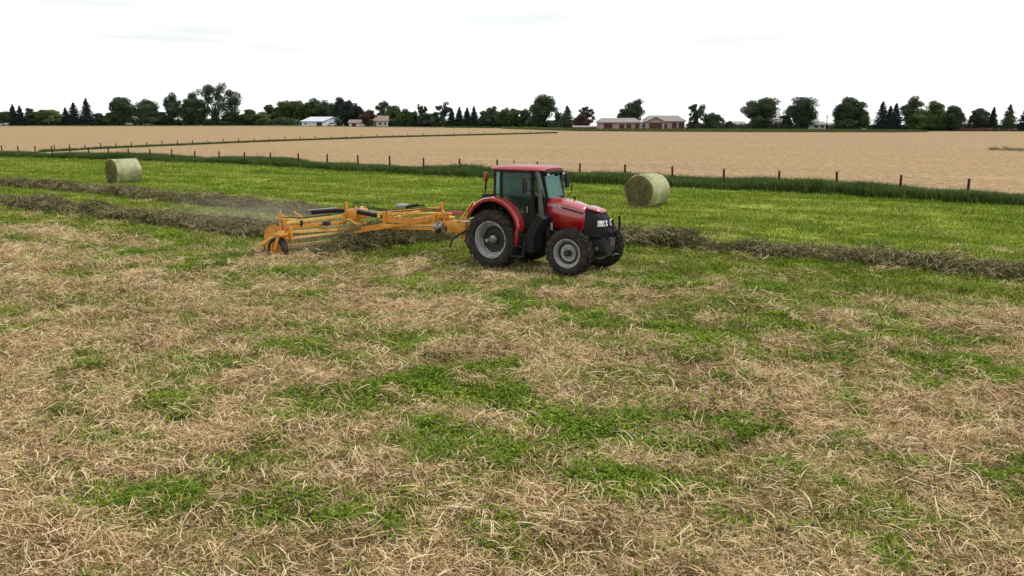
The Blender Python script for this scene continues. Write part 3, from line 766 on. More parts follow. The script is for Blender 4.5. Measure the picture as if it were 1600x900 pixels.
OAK = [(-.55, .52, .26), (-.78, .62, .2), (-.62, .78, .2), (-.35, .86, .24), (-.05, .92, .22), (.25, .90, .24), (.5, .82, .2), (.8, .70, .2), (.88, .56, .18), (.55, .60, .24),
       (.1, .70, .22), (-.2, .66, .2), (.3, .45, .26), (.7, .38, .26), (-.35, .38, .22), (-.75, .34, .26), (.05, .34, .2), (-.5, .2, .26), (.45, .2, .28), (0.0, .15, .24), (.85, .2, .2), (-.85, .15, .2)]
TREES = [
 (-40, 166, 40, 'round', 'dark', "dark tree standing just outside the far left edge"),
 (7, 172, 26, 'bush', 'mid', "pale green bush at the extreme left behind a white shed"),
 (22, 163, 19, 'conifer', 'conifer', "left one of a close pair of dark spruces at far left"),
 (33, 165, 19, 'conifer', 'conifer', "right one of a close pair of dark spruces at far left"),
 (50, 167, 18, 'round', 'dark', "small dark tree touching the far left pair of spruces"),
 (66, 171, 26, 'round', 'mid', "low spreading green tree fourth from the left edge"),
 (86, 169, 28, 'round', 'light', "light green tree left of the three pointed spruces"),
 (104, 168, 16, 'conifer', 'conifer', "narrow short spruce leaning on the two taller ones"),
 (117, 160, 26, 'conifer', 'conifer', "middle spruce of three, broad and dark"),
 (137, 153, 26, 'conifer', 'conifer', "tallest pointed spruce on the left, standing at the gap"),
 (156, 174, 22, 'bush', 'grey', "faded low bush right of the tallest left spruce"),
 (188, 146, 44, 'tall', 'dark', "tall dark tree with a flat top left of a rounder one"),
 (173, 176, 24, 'bush', 'mid', "green bush at the foot of the flat topped tree"),
 (229, 154, 46, 'round', 'dark', "round dark tree right of the flat topped tree"),
 (252, 174, 26, 'bush', 'grey', "pale low bush between the round tree and the oak group"),
 (271, 144, 26, 'tall', 'dark', "slim dark tree at the left of the big oak"),
 (298, 150, 36, 'round', 'dark', "medium dark tree pressed against the left side of the big oak"),
 (360, 178, 30, 'bush', 'dark', "dark undergrowth below the right side of the big oak"),
 (390, 171, 34, 'bush', 'mid', "bright green low bush right of the big oak"),
 (410, 174, 24, 'bush', 'light', "light green bush at the left end of the small wood"),
 (426, 161, 28, 'round', 'dark', "leftmost tree of the small wood, with an open crown"),
 (443, 156, 30, 'round', 'mid', "second tree of the small wood from its left end"),
 (458, 154, 28, 'round', 'mid', "tree directly behind the left gable of the white shed"),
 (474, 155, 28, 'round', 'mid', "tree behind the middle of the white shed"),
 (491, 153, 28, 'round', 'mid', "tree behind the right half of the white shed"),
 (507, 156, 28, 'round', 'dark', "last green tree of the wood before the dark pines"),
 (522, 158, 22, 'round', 'dark', "small tree tucked left of the dark pines"),
 (533, 149, 22, 'tall', 'conifer', "tallest of the dark pines beside the white shed"),
 (545, 154, 26, 'tall', 'conifer', "broad dark pine right of the tallest pine"),
 (559, 161, 26, 'round', 'conifer', "lower dark tree at the left end of the farmhouse"),
 (576, 170, 24, 'round', 'maroon', "brownish tree in front of the farmhouse roof"),
 (600, 153, 34, 'oak', 'grey', "airy pale tree rising behind the farmhouse"),
 (616, 164, 26, 'round', 'mid', "green tree at the right wall of the farmhouse"),
 (631, 171, 22, 'round', 'mid', "low bright green tree right of the farmhouse"),
 (646, 172, 20, 'round', 'dark', "low dark tree two right of the farmhouse"),
 (659, 160, 18, 'sparse', 'dark', "slender tree with a tufted top between low trees"),
 (664, 174, 26, 'bush', 'grey', "bluish bush under the slender tufted tree"),
 (680, 173, 20, 'bush', 'dark', "dark bush left of the forked thin tree"),
 (693, 155, 24, 'sparse', 'grey', "thin forked tree with sky showing through its limbs"),
 (706, 169, 17, 'conifer', 'conifer', "first of four even dark firs right of the forked tree"),
 (718, 167, 17, 'conifer', 'conifer', "second of four even dark firs right of the forked tree"),
 (730, 168, 17, 'conifer', 'conifer', "third of four even dark firs right of the forked tree"),
 (741, 166, 17, 'conifer', 'conifer', "fourth of four even dark firs right of the forked tree"),
 (755, 171, 20, 'bush', 'dark', "dark rounded bush right of the four firs"),
 (769, 164, 26, 'round', 'dark', "round tree above the hedge left of the tractor cab"),
 (787, 168, 26, 'round', 'mid', "green tree in the hedge line above the tractor roof"),
 (804, 167, 26, 'round', 'mid', "green tree left of the tall tree above the cab"),
 (820, 169, 22, 'round', 'dark', "low dark tree touching the tall tree on its left"),
 (848, 143, 42, 'tall', 'dark', "tallest single tree in the middle, high oval crown"),
 (836, 182, 34, 'bush', 'mid', "green bushes at the foot of the tall middle tree"),
 (872, 172, 16, 'bush', 'dark', "small dark bush right of the tall middle tree"),
 (886, 165, 30, 'conifer', 'dark', "dark pyramid shaped tree left of the maroon tree"),
 (917, 163, 27, 'oak', 'grey', "grey brown open tree behind the low brown shed"),
 (908, 178, 26, 'bush', 'maroon', "maroon leaved small tree beside the low brown shed"),
 (992, 152, 28, 'tall', 'dark', "tall dark tree behind the two tan sheds"),
 (977, 167, 24, 'round', 'dark', "lower dark tree left of the tall one behind the sheds"),
 (1088, 159, 36, 'oak', 'dark', "open crowned dark tree right of the larger tan shed"),
 (1114, 177, 32, 'round', 'dark', "low round tree right of the open crowned tree"),
 (1140, 188, 12, 'bush', 'dark', "tiny dark bush in front of the pale house"),
 (1189, 148, 54, 'round', 'dark', "large globe shaped dark tree at centre right"),
 (1253, 148, 48, 'round', 'dark', "large oval dark tree second of the three on the right"),
 (1229, 178, 22, 'bush', 'dark', "small tree attached to the left of the oval tree"),
 (1325, 149, 50, 'round', 'dark', "large dark tree third of the three, just left of the conifers"),
 (1346, 168, 24, 'bush', 'dark', "dark side growth on the right of the third large tree"),
 (1377, 158, 30, 'conifer', 'conifer', "broad dark conifer beginning the right hand grove"),
 (1389, 165, 22, 'conifer', 'conifer', "middle conifer of the right hand grove"),
 (1398, 161, 26, 'conifer', 'conifer', "third conifer of the right hand grove, beside the tall tree"),
 (1423, 149, 30, 'tall', 'dark', "tallest broadleaf of the right hand grove"),
 (1441, 170, 48, 'bush', 'light', "lighter green mounded tree in front of the right hand grove"),
 (1458, 155, 38, 'round', 'mid', "dark green tree behind the lighter mounded one"),
 (1488, 163, 36, 'round', 'dark', "dark tree ending the right hand grove"),
 (1526, 166, 30, 'round', 'grey', "greyish round tree behind the purple hedge"),
 (1550, 167, 18, 'conifer', 'conifer', "slim pointed spruce right of the greyish tree"),
 (1575, 163, 28, 'conifer', 'dark', "broad pointed spruce near the right edge"),
 (1600, 168, 26, 'conifer', 'conifer', "dark spruce cut by the right edge of the picture"),
 (1640, 160, 46, 'round', 'dark', "dark tree standing just outside the right edge"),
]
for (px_, tp, wd_, kd, tn, lb) in TREES:
    tree(px_, tp, wd_, kd, tn, lb, drop=(-0.5 if px_ == 576 else 1.2 if 425 < px_ < 545 or 590 < px_ < 625 or px_ in (992, 977, 917) else 0.0))
tree(337, 134, 78, 'oak', 'dark', "largest oak on the left, wide crown with sky gaps", lobes=OAK)
# far hedges and scrub that read as one mass
def hedge(name, pxa, pxb, dy, hpx, tone, label, n_, seed):
    r = np.random.default_rng(seed); P_, T_ = [], []
    ga = at((pxa+pxb)/2, edge_y((pxa+pxb)/2)-dy); ga.z = 0
    for k in range(n_):
        px = pxa+(pxb-pxa)*r.random(); g = at(px, edge_y(px)-dy); m_ = g.y/FPX
        h = hpx*m_*(0.4+0.85*float(fbm(px*0.08, 0.0, seed, 3)))
        Q, t_ = leaf_quads((g.x-ga.x, g.y-ga.y+r.normal(0, 1.0), float(fall(g.x, g.y))+h*0.38), (2.4, 1.5, h*0.55), 26, 1.5*m_, r)
        P_.append(Q); T_.append(t_)
    V_ = np.concatenate(P_)
    o = link(name, np_mesh(name, V_, np.arange(len(V_)).reshape(-1, 4), {"tint": np.concatenate(T_)}), LEAF[tone]); o.location = (ga.x, ga.y, 0)
    tag(o, label, "hedge", kind="stuff")
hedge("scrub", -60, 470, 0.6, 13, 'dark', "dark scrub closing the gaps under the left hand trees", 900, 3)
hedge("scrub", 500, 885, 0.3, 14, 'dark', "dark scrub under the trees from the white shed to mid picture", 760, 4)
hedge("scrub", 1360, 1640, 0.2, 12, 'dark', "dark scrub under the right hand grove", 520, 5)
hedge("purple_hedge", 1500, 1580, -0.3, 6, 'maroon', "low purple brown hedge near the right edge", 80, 6)
hedge("weeds", 700, 1010, -1.4, 2.5, 'mid', "weedy strip along the track left of the sheds", 120, 8)
hedge("distant_trees", 1075, 1345, 0.9, 12, 'grey', "faint pale trees beyond the white houses on the right", 420, 9)

# ------------------------------------------------------------------ farm buildings
def wallmat(nm, col, rib=3.0, amt=.25):
    m = Mat(nm, 0.7, 0.2)
    m.base(m.mix(m.ramp(m.noise(0.8, 5, .6), [(0.35, (0,)*3), (0.75, (amt,)*3)]), col, tuple(c*.55 for c in col))); m.bump(m.noise(5, 3), .2, .03); return m.m
WHITEW = wallmat("white_metal_wall", (0.62, 0.66, 0.70)); WHITER = wallmat("white_metal_roof", (0.55, 0.58, 0.64))
TANW = wallmat("tan_boards", (0.42, 0.32, 0.26)); GREYR = wallmat("grey_brown_shingles", (0.26, 0.23, 0.225)); DARKD = wallmat("brown_door_wood", (0.10, 0.045, 0.04))
REDR = wallmat("faded_red_roof", (0.26, 0.18, 0.165)); CREAM = wallmat("off_white_siding", (0.74, 0.72, 0.70)); REDW = wallmat("dull_red_boards", (0.16, 0.055, 0.06))
GLASSD = Mat("dark_window_glass", 0.15, 0.6); GLASSD.base((0.03, 0.035, 0.045)); GLASSD = GLASSD.m
def building(name, pxa, pxb, top, dy, label, wall, roof, eave_f, depth=8, yaw=0.0, ridge='x', openings=(), cat="shed", hip=0.0):
    by = edge_y((pxa+pxb)/2) + dy
    g = at((pxa+pxb)/2, by); D = g.y; W_ = (pxb-pxa)/FPX*D; H = at_depth((pxa+pxb)/2, top, D).z
    zf = float(fall(g.x, g.y)); H -= zf
    o = empty(name, (g.x, g.y, zf), math.radians(yaw)); tag(o, label, cat)
    e = H*eave_f; hw = W_/2
    mb = MB()
    if ridge == 'x':
        mb.prism([(-hw+.2, -.2), (hw-.2, -.2), (hw-.2, e), (-hw+.2, e)], 0, depth)
        # gable ends
        for sx in (-1, 1):
            if hip: continue
            a = sx*(hw-.2); b = a - sx*0.15
            mb.loft([[(a, 0, e), (a, depth, e), (a, depth/2, H-.12)], [(b, 0, e), (b, depth, e), (b, depth/2, H-.12)]])
        mb.build("wall", wall, o)
        for sy in (0, 1):
            y0 = -0.5 if sy == 0 else depth+.5
            rb = MB(); hx = hw*hip
            rb.loft([[(-hw-.3, y0, e-.18), (hw+.3, y0, e-.18), (hw+.3, y0, e-.02), (-hw-.3, y0, e-.02)],
                     [(-hw-.3+hx, depth/2, H-.15), (hw+.3-hx, depth/2, H-.15), (hw+.3-hx, depth/2, H+.03), (-hw-.3+hx, depth/2, H+.03)]])
            rb.build("roof", roof, o)
        if hip:
            for sx in (-1, 1):
                rb = MB(); a = sx*(hw+.3); b = sx*(hw+.3-hw*hip)
                rb.loft([[(a, -.5, e-.1), (a, depth+.5, e-.1), (a, depth+.5, e+.03), (a, -.5, e+.03)],
                         [(b, depth/2-.05, H-.1), (b, depth/2+.05, H-.1), (b, depth/2+.05, H+.03), (b, depth/2-.05, H+.03)]])
                rb.build("roof", roof, o)
    else:
        mb.prism([(-hw+.2, -.2), (hw-.2, -.2), (hw-.2, e), (0, H-.12), (-hw+.2, e)], 0, depth)
        mb.build("wall", wall, o)
        for sx in (-1, 1):
            rb = MB()
            rb.prism([(sx*(hw+.3), e-.25), (sx*(hw+.3), e-.05), (sx*0.02, H+.03), (sx*0.02, H-.15)], -.5, depth+.5)
            rb.build("roof", roof, o)
    for (kind, f0, f1, z0, z1) in openings:
        x0, x1 = -hw+f0*W_, -hw+f1*W_
        ob = MB().box(x0, x1, -.09, .04, z0*H, z1*H).build(kind, DARKD if kind == "door" else GLASSD, o)
        fr = MB(); t_ = .07
        fr.box(x0-t_, x0, -.14, .02, z0*H, z1*H+t_); fr.box(x1, x1+t_, -.14, .02, z0*H, z1*H+t_); fr.box(x0, x1, -.13, .02, z1*H, z1*H+t_)
        fr.build("frame", wall, ob)
    return o
building("white_shed", 468, 508, 182.5, 0.4, "white metal shed in front of the small wood", WHITEW, WHITER, .52, depth=16, yaw=-22, ridge='x', openings=[("door", .70, .95, 0, .42), ("window", .15, .25, .2, .35)])
building("farmhouse", 566, 606, 181, 0.2, "white farmhouse with a faded red roof behind trees", CREAM, REDR, .52, depth=8, yaw=6, openings=[("window", .1, .2, .15, .38), ("window", .3, .4, .15, .38), ("door", .48, .54, 0, .36), ("window", .65, .75, .15, .38), ("window", .85, .93, .15, .38)], cat="house")
building("garage", 545, 568, 187, 0.6, "low white annex left of the farmhouse", CREAM, REDR, .55, depth=6, openings=[("door", .2, .5, 0, .45)], cat="garage")
building("tan_shed", 936, 1001, 184.5, 0.7, "smaller tan shed with brown doors, left of the pair", TANW, GREYR, .66, depth=9, hip=.25, openings=[("door", .12, .32, 0, .56), ("door", .48, .60, 0, .5), ("door", .65, .77, 0, .5), ("door", .86, .95, 0, .54)])
building("tan_shed", 1010, 1070, 180.5, -0.2, "larger tan shed with a wide dark doorway, right of the pair", TANW, GREYR, .62, depth=10, hip=.3, openings=[("door", .47, .53, 0, .42), ("door", .66, .78, 0, .5), ("door", .83, .97, 0, .5)])
building("porch_gable", 1010, 1038, 182.5, 0.3, "small front gable joined over the doorway of the larger shed", TANW, GREYR, .66, depth=4, ridge='y', openings=[("door", .15, .85, 0, .58)])
building("lean_to", 897, 936, 196.5, 1.2, "low brown lean to left of the smaller tan shed", REDW, GREYR, .7, depth=5, openings=[("door", .4, .75, 0, .6)])
building("white_hut", 1002, 1009, 188, -.6, "narrow white hut squeezed between the tan sheds", CREAM, WHITER, .8, depth=4, openings=[("window", .3, .7, .3, .6)], cat="hut")
building("far_house", 1136, 1166, 190, -1.6, "pale distant house left of the globe shaped tree", CREAM, GREYR, .6, depth=9, openings=[("window", .15, .25, .2, .4), ("window", .6, .75, .2, .4)], cat="house")
building("far_house", 1202, 1238, 186, -1.0, "white house with a grey roof between the two large trees", CREAM, GREYR, .5, depth=9, openings=[("door", .2, .32, 0, .36), ("window", .6, .8, .15, .38)], cat="house")
building("far_house", 1268, 1291, 190, -.6, "low white house right of the oval tree", CREAM, GREYR, .66, depth=8, openings=[("window", .2, .4, .25, .5), ("window", .65, .8, .25, .5)], cat="house")
building("far_house", 1293, 1303, 192, -.8, "tiny white outbuilding left of the third large tree", CREAM, GREYR, .7, depth=5, openings=[("door", .3, .55, 0, .5)], cat="house")
building("far_house", 1500, 1540, 187, -1.2, "grey roofed house hidden behind the purple hedge", CREAM, GREYR, .5, depth=9, openings=[("window", .2, .3, .15, .4), ("window", .6, .7, .15, .4)], cat="house")
building("white_shed", -4, 12, 191, 0.1, "low white shed at the left edge of the picture", WHITEW, WHITER, .6, depth=8, openings=[("door", .5, .7, 0, .5)])
for (px, tp, wd_, lb) in ((204, 190.5, 5, "small white car parked under the flat topped tree"), (231, 189.5, 7, "small white van parked under the round tree"), (520, 193.5, 7, "small white car parked right of the white shed"), (361, 193, 6, "small pale car parked below the big oak")):
    g = at(px, edge_y(px)); m_ = g.y/FPX
    o = empty("parked_car", (g.x, g.y-1, 0), random.uniform(-.3, .3)); tag(o, lb, "car")
    L_ = max(3.6, wd_*m_*1.0)*.5; h = 1.55
    CARW = paint("car_white_paint", (0.72, 0.73, 0.75), .3, amt=.1)
    MB().loft([[(-L_, y_, .35), (L_, y_, .35), (L_, y_, .8), (L_*.55, y_, .95), (L_*.25, y_*.85, h), (-L_*.6, y_*.85, h), (-L_*.95, y_, .95)] for y_ in (-.85, .85)]).build("body", CARW, o)
    MB().loft([[(L_*.5, y_, .97), (L_*.24, y_*.86, h-.08), (-L_*.58, y_*.86, h-.08), (-L_*.85, y_, .97)] for y_ in (-.87, .87)]).build("window", GLASSD, o)
    for sx in (-.62, .62):
        for sy in (-.78, .78):
            MB().lathe_y([(0.0, -.1), (.3, -.1), (.33, -.05), (.33, .05), (.3, .1), (0.0, .1)], 14, (sx*L_, sy, .33)).build("wheel", GLASSD, o)
gp = at(1291, 203); o = link("utility_pole", MB().tube([(0, 0, -.3), (0, 0, at_depth(1291, 179, gp.y).z)], [.14, .10], 7).beam((-.9, 0, 4.2), (.9, 0, 4.2), .1, .1).mesh("utility_pole"), POSTM)
o.location = (gp.x, gp.y, 0); tag(o, "thin utility pole standing in the gap left of the third large tree", "pole")
# ditch bank seen as a brown streak at the right edge, and the farm track
DIRT = Mat("bare_dirt", .95, .1); DIRT.base(DIRT.ramp(DIRT.noise(1.5, 5), [(0.3, (0.11, 0.075, 0.035)), (0.7, (0.20, 0.14, 0.07))])); DIRT = DIRT.m
q0, q1 = at(1547, 234), at(1680, 239)
mound([q0[:2], ((q0+q1)/2)[:2], q1[:2]], 2.2, 0.28, 955, "dirt_bank", "low brown dirt bank lying in the ripe field at right", "bank", dens=3, mat=DIRT, lump=.4)

# ------------------------------------------------------------------ tractor
RED = paint("red_paint", (0.35, 0.005, 0.012), 0.25, (0.16, 0.05, 0.04), 0.22, 2.0, coat=1.0)
BLACK = paint("black_plastic", (0.011, 0.010, 0.011), 0.68, (0.06, 0.045, 0.035), 0.2, 4, spec=0.3)
IRON = paint("dark_cast_iron", (0.016, 0.015, 0.016), 0.55, (0.07, 0.05, 0.035), 0.3, 5)
SILVER = paint("silver_rim", (0.36, 0.36, 0.37), 0.5, (0.13, 0.10, 0.07), 0.85, 6, metal=0.3)
STEEL = paint("worn_steel", (0.38, 0.38, 0.38), 0.35, (0.15, 0.12, 0.09), 0.4, 8, metal=0.7)
YEL = paint("yellow_rake_paint", (0.65, 0.265, 0.02), 0.42, (0.20, 0.10, 0.03), 0.75, 5, coat=0.15)
YPALE = paint("pale_yellow_paint", (0.80, 0.47, 0.10), 0.42, (0.34, 0.17, 0.05), 0.6, 5, coat=0.15)  # paler yellow for some of the beams, braces and brackets
RUBBER = Mat("tyre_rubber", 0.85, 0.2); RUBBER.base(RUBBER.mix(RUBBER.ramp(RUBBER.noise(5, 5), [(0.4, (0,)*3), (0.75, (0.6,)*3)]), (0.020, 0.019, 0.019), (0.085, 0.066, 0.048))); RUBBER.bump(RUBBER.noise(30, 3), .2, .005); RUBBER = RUBBER.m
LAMP = Mat("headlamp_glass", 0.12, 0.8); LAMP.base((0.80, 0.82, 0.84)); LAMP.b.inputs["Metallic"].default_value = 0.35; LAMP = LAMP.m
AMBER = Mat("amber_lens", 0.25, 0.6); AMBER.base((0.22, 0.05, 0.015)); AMBER = AMBER.m
WHITEP = Mat("white_decal", 0.5, 0.3); WHITEP.base((0.62, 0.60, 0.60)); WHITEP = WHITEP.m
SEATM = paint("seat_fabric", (0.05, 0.05, 0.06), 0.9, amt=.1)
def glass():
    m = Mat("tinted_glass", 0.03, 0.5); m.nt.nodes.remove(m.b)
    tr = m.n("ShaderNodeBsdfTransparent"); tr.inputs[0].default_value = (0.55, 0.68, 0.64, 1)
    gl = m.n("ShaderNodeBsdfGlossy"); gl.inputs["Roughness"].default_value = 0.04; gl.inputs[0].default_value = (0.75, 0.9, 0.9, 1)
    fr = m.n("ShaderNodeFresnel"); fr.inputs[0].default_value = 1.5
    s = m.n("ShaderNodeMath", operation='MULTIPLY_ADD'); s.inputs[1].default_value = 0.65; s.inputs[2].default_value = 0.0; m.l(fr.outputs[0], s.inputs[0])
    ms = m.n("ShaderNodeMixShader"); m.l(s.outputs[0], ms.inputs[0]); m.l(tr.outputs[0], ms.inputs[1]); m.l(gl.outputs[0], ms.inputs[2])
    m.l(ms.outputs[0], m.nt.nodes["Material Output"].inputs[0]); return m.m
GLASS = glass()
TTH = math.radians(-34)
tractor = empty("tractor", (-0.015, 25.72, 0), TTH)
tag(tractor, "red farm tractor with black cab pillars pulling the yellow hay rake", "tractor")

def tyre_mesh(R, W, rimR, nlug, lug_h):
    """tyre about the y axis: carcass plus angled lugs reaching from shoulder to centre"""
    mb = MB(); r0 = R-lug_h; h = W/2
    mb.lathe_y([(rimR, -h*.72), (rimR+.03, -h*.86), ((rimR+r0)/2, -h*1.02), (r0-.08, -h*.98), (r0-.025, -h*.82), (r0, -h*.4), (r0+.004, 0), (r0, h*.4), (r0-.025, h*.82),
                (r0-.08, h*.98), ((rimR+r0)/2, h*1.02), (rimR+.03, h*.86), (rimR, h*.72)], 56)
    for sd in (-1, 1):
        for k in range(nlug):
            a0 = 2*math.pi*(k+(0.5 if sd > 0 else 0))/nlug; sweep = 0.95*2*math.pi/nlug*1.15
            secs = []
            for t, y, rb in ((0, .02, r0), (.45, h*.5, r0-.002), (.85, h*.93, r0-.03), (1.0, h*1.0, r0-.10)):
                a = a0 + sweep*t; hw = 0.021*R/0.8*(1+.35*t)
                top = (R if t < .9 else R-.06)
                y2 = h*1.03 if t >= 1 else y
                pts = []
                for da, rr_ in ((-hw*1.3, rb-.02), (-hw, top), (hw, top), (hw*1.3, rb-.02)):
                    aa = a + da/R
                    pts.append((rr_*math.cos(aa), sd*y2, rr_*math.sin(aa)))
                secs.append(pts)
            mb.loft(secs)
    return mb.mesh("tyre", 30)
def rim_mesh(rimR, W, dish, sd, hub):
    """sd: -1 right side (visible face at -y), +1 left"""
    h = W/2
    pr = [(rimR+.012, sd*h*.78), (rimR+.022, sd*h*.86), (rimR-.01, sd*h*.84), (rimR-.03, sd*h*.6), (rimR-.055, sd*h*.55), (rimR-.06, sd*h*.05+dish*.2*sd), (rimR-.12, sd*(h*.05)), (rimR*.62, sd*(h*.05-.02)), (rimR*.6, sd*(h*.05+dish)), (hub*1.5, sd*(h*.05+dish)), (hub*1.3, sd*(h*.05+dish-.03)), (0.001, sd*(h*.05+dish-.03))]
    mb = MB(); mb.lathe_y(pr, 48)
    mb.lathe_y([(rimR+.012, sd*h*.78), (rimR-.07, sd*h*.3), (rimR-.07, -sd*h*.6), (rimR+.012, -sd*h*.78)], 48)
    disc = mb.bm.faces[:]
    for k in range(8):
        a = 2*math.pi*k/8; rr_ = rimR*.72
        mb.lathe_y([(.0, sd*(h*.05+.03)), (.022, sd*(h*.05+.03)), (.022, sd*(h*.05-.03))], 6, (rr_*math.cos(a), 0, rr_*math.sin(a)))
    bmesh.ops.recalc_face_normals(mb.bm, faces=mb.bm.faces)
    for f in mb.bm.faces:
        c = f.calc_center_median(); q = math.hypot(c.x, c.z)
        if hub > .11: f.material_index = 1 if q < rimR*.80 else 0      # dark bolted disc inside a silver rim
        else: f.material_index = 1 if (rimR*.66 < q < rimR*.86 and abs(c.y) < h*.7) else 0
    return mb.mesh("wheel", 30)
RT = tyre_mesh(0.835, 0.46, 0.50, 21, 0.045); RT.materials.append(RUBBER)
FT = tyre_mesh(0.645, 0.36, 0.37, 18, 0.040); FT.materials.append(RUBBER)
def wheel(x, y, R, tyre, rimR, W, dish, hub, sd, steer=0):
    m = rim_mesh(rimR, W, dish, sd, hub); m.materials.append(SILVER); m.materials.append(IRON)
    wl = bpy.data.objects.new("wheel", m); COL.objects.link(wl); wl.parent = tractor
    wl.location = (x, y, R-0.015); wl.rotation_euler = (0, random.random()*.3, steer)
    t = bpy.data.objects.new("tyre", tyre); COL.objects.link(t); t.parent = wl
    hb = MB()
    if R > .7:
        hb.lathe_y([(.001, sd*.37), (.045, sd*.37), (.05, sd*.10), (.10, sd*.08), (.12, sd*.0)], 16)
        hb.box(.06, .10, sd*.24-.03, sd*.24+.03, -.05, .05, .008)
    else:
        hb.lathe_y([(.001, sd*.20), (.07, sd*.20), (.085, sd*.17), (.09, sd*.02)], 16)
    hb.build("hub", STEEL if R > .7 else IRON, wl)
WB = 2.44
for sd, yy in ((-1, -.87), (1, .87)):
    wheel(0, yy, .835, RT, .50, .46, -.05, .12, sd)
for sd, yy in ((-1, -.86), (1, .92)):
    wheel(WB, yy, .645, FT, .37, .36, .05, .10, sd, steer=math.radians(4))
# chassis, engine, axles, tanks, steps
m = MB()
m.box(-.45, 1.0, -.28, .28, .48, 1.05, .05); m.box(.9, 2.9, -.22, .22, .55, 1.05, .04); m.box(2.4, 3.0, -.18, .18, .45, 1.1, .03)
m.tube([(0, -.7, .82), (0, -.30, .82), (0, .30, .82), (0, .7, .82)], [.13, .19, .19, .13], 14)
m.build("chassis", IRON, tractor)
m = MB(); m.tube([(WB, -.70, .62), (WB, -.3, .56), (WB, .3, .56), (WB, .70, .62)], [.09, .11, .11, .09], 12)
for s in (-1, 1): m.box(WB-.12, WB+.12, s*.66-.08, s*.66+.08, .42, .84, .03); m.tube([(WB-.28, s*.2, .58), (WB-.25, s*.66, .60)], .025, 8)
m.build("front_axle", IRON, tractor)
m = MB(); m.box(1.0, 2.55, -.26, .26, 1.02, 1.5, .04); m.tube([(1.5, -.3, 1.1), (1.9, -.33, 1.05), (2.2, -.3, 1.2)], .05, 8)
m.tube([(1.45, -.34, 1.25), (1.45, -.34, .95)], .07, 10); m.tube([(1.62, -.33, 1.4), (1.75, -.36, 1.2), (1.7, -.3, 1.0)], .02, 6); m.build("engine", IRON, tractor)
MB().tube([(1.62, -.43, 1.34), (1.62, -.43, 1.14)], .035, 10).build("filter", SILVER, tractor)
m = MB()                                                # slanted fuel tank and steps on the right
m.loft([[(.62, y, .62), (1.28, y, .52), (1.32, y, 1.0), (1.62, y, 1.48), (1.40, y, 1.62), (1.12, y, 1.15), (.98, y, .98), (.62, y, .98)] for y in (-.86, -.84, -.42, -.40)])
m.build("fuel_tank", BLACK, tractor)
m = MB()
m.loft([[(.62, y, .62), (1.28, y, .52), (1.32, y, 1.05), (.62, y, 1.05)] for y in (.40, .86)]); m.build("toolbox", BLACK, tractor)
for s in (-1, 1):
    st = MB()
    st.box(.66, 1.05, s*.98-.10, s*.98+.10, .40, .43, .01); st.box(.66, 1.05, s*.93-.10, s*.93+.10, .68, .71, .01); st.box(.60, 1.06, s*.88-.08, s*.88+.08, .97, 1.0, .01)
    st.beam((.67, s*.99, .40), (.62, s*.86, 1.0), .03, .03); st.beam((1.04, s*.99, .40), (1.04, s*.86, 1.0), .03, .03)
    st.build("step", IRON, tractor)
# hood
def hsec(x, w, zt, zb, crown=.05, n=10):
    """hood cross section, from lower right over the crown to lower left"""
    p = [(x, -w, zb), (x, -w-.01, zb+(zt-zb)*.55), (x, -w+.01, zt-.13)]
    for k in range(n+1):
        t = -1+2*k/n; p.append((x, (w-.035)*t, zt - .055*abs(t)**3 + crown*(1-t*t)*.5))
    p += [(x, w-.01, zt-.13), (x, w+.01, zb+(zt-zb)*.55), (x, w, zb)]
    return p
def sheet(secs, name, mat, thick=.012):
    mb = MB(); R = [[mb.bm.verts.new(q) for q in s] for s in secs]
    for a, b in zip(R, R[1:]):
        for k in range(len(a)-1): mb.bm.faces.new((a[k], a[k+1], b[k+1], b[k]))
    me = mb.mesh(name, 40); o = link(name, me, mat, tractor)
    md = o.modifiers.new("thickness", 'SOLIDIFY'); md.thickness = thick; return o
hood = sheet([hsec(1.28, .40, 2.00, 1.40), hsec(1.55, .395, 1.985, 1.26), hsec(1.9, .385, 1.94, 1.17), hsec(2.2, .375, 1.88, 1.15), hsec(2.45, .365, 1.81, 1.16), hsec(2.62, .358, 1.765, 1.18)], "hood", RED)
m = MB()                                                # black nose cowl
def nsec(x, w, zt, zb):
    return [(x, -w, zb), (x, -w-.005, (zt+zb)/2), (x, -w+.02, zt-.08), (x, -w*.6, zt), (x, 0, zt+.02), (x, w*.6, zt), (x, w-.02, zt-.08), (x, w+.005, (zt+zb)/2), (x, w, zb)]
m.loft([nsec(2.60, .362, 1.775, 1.05), nsec(2.80, .350, 1.72, 1.02), nsec(2.98, .325, 1.64, 1.02), nsec(3.08, .29, 1.52, 1.04), nsec(3.13, .25, 1.38, 1.08)]); m.build("nose_cowl", BLACK, tractor, sharp=50)
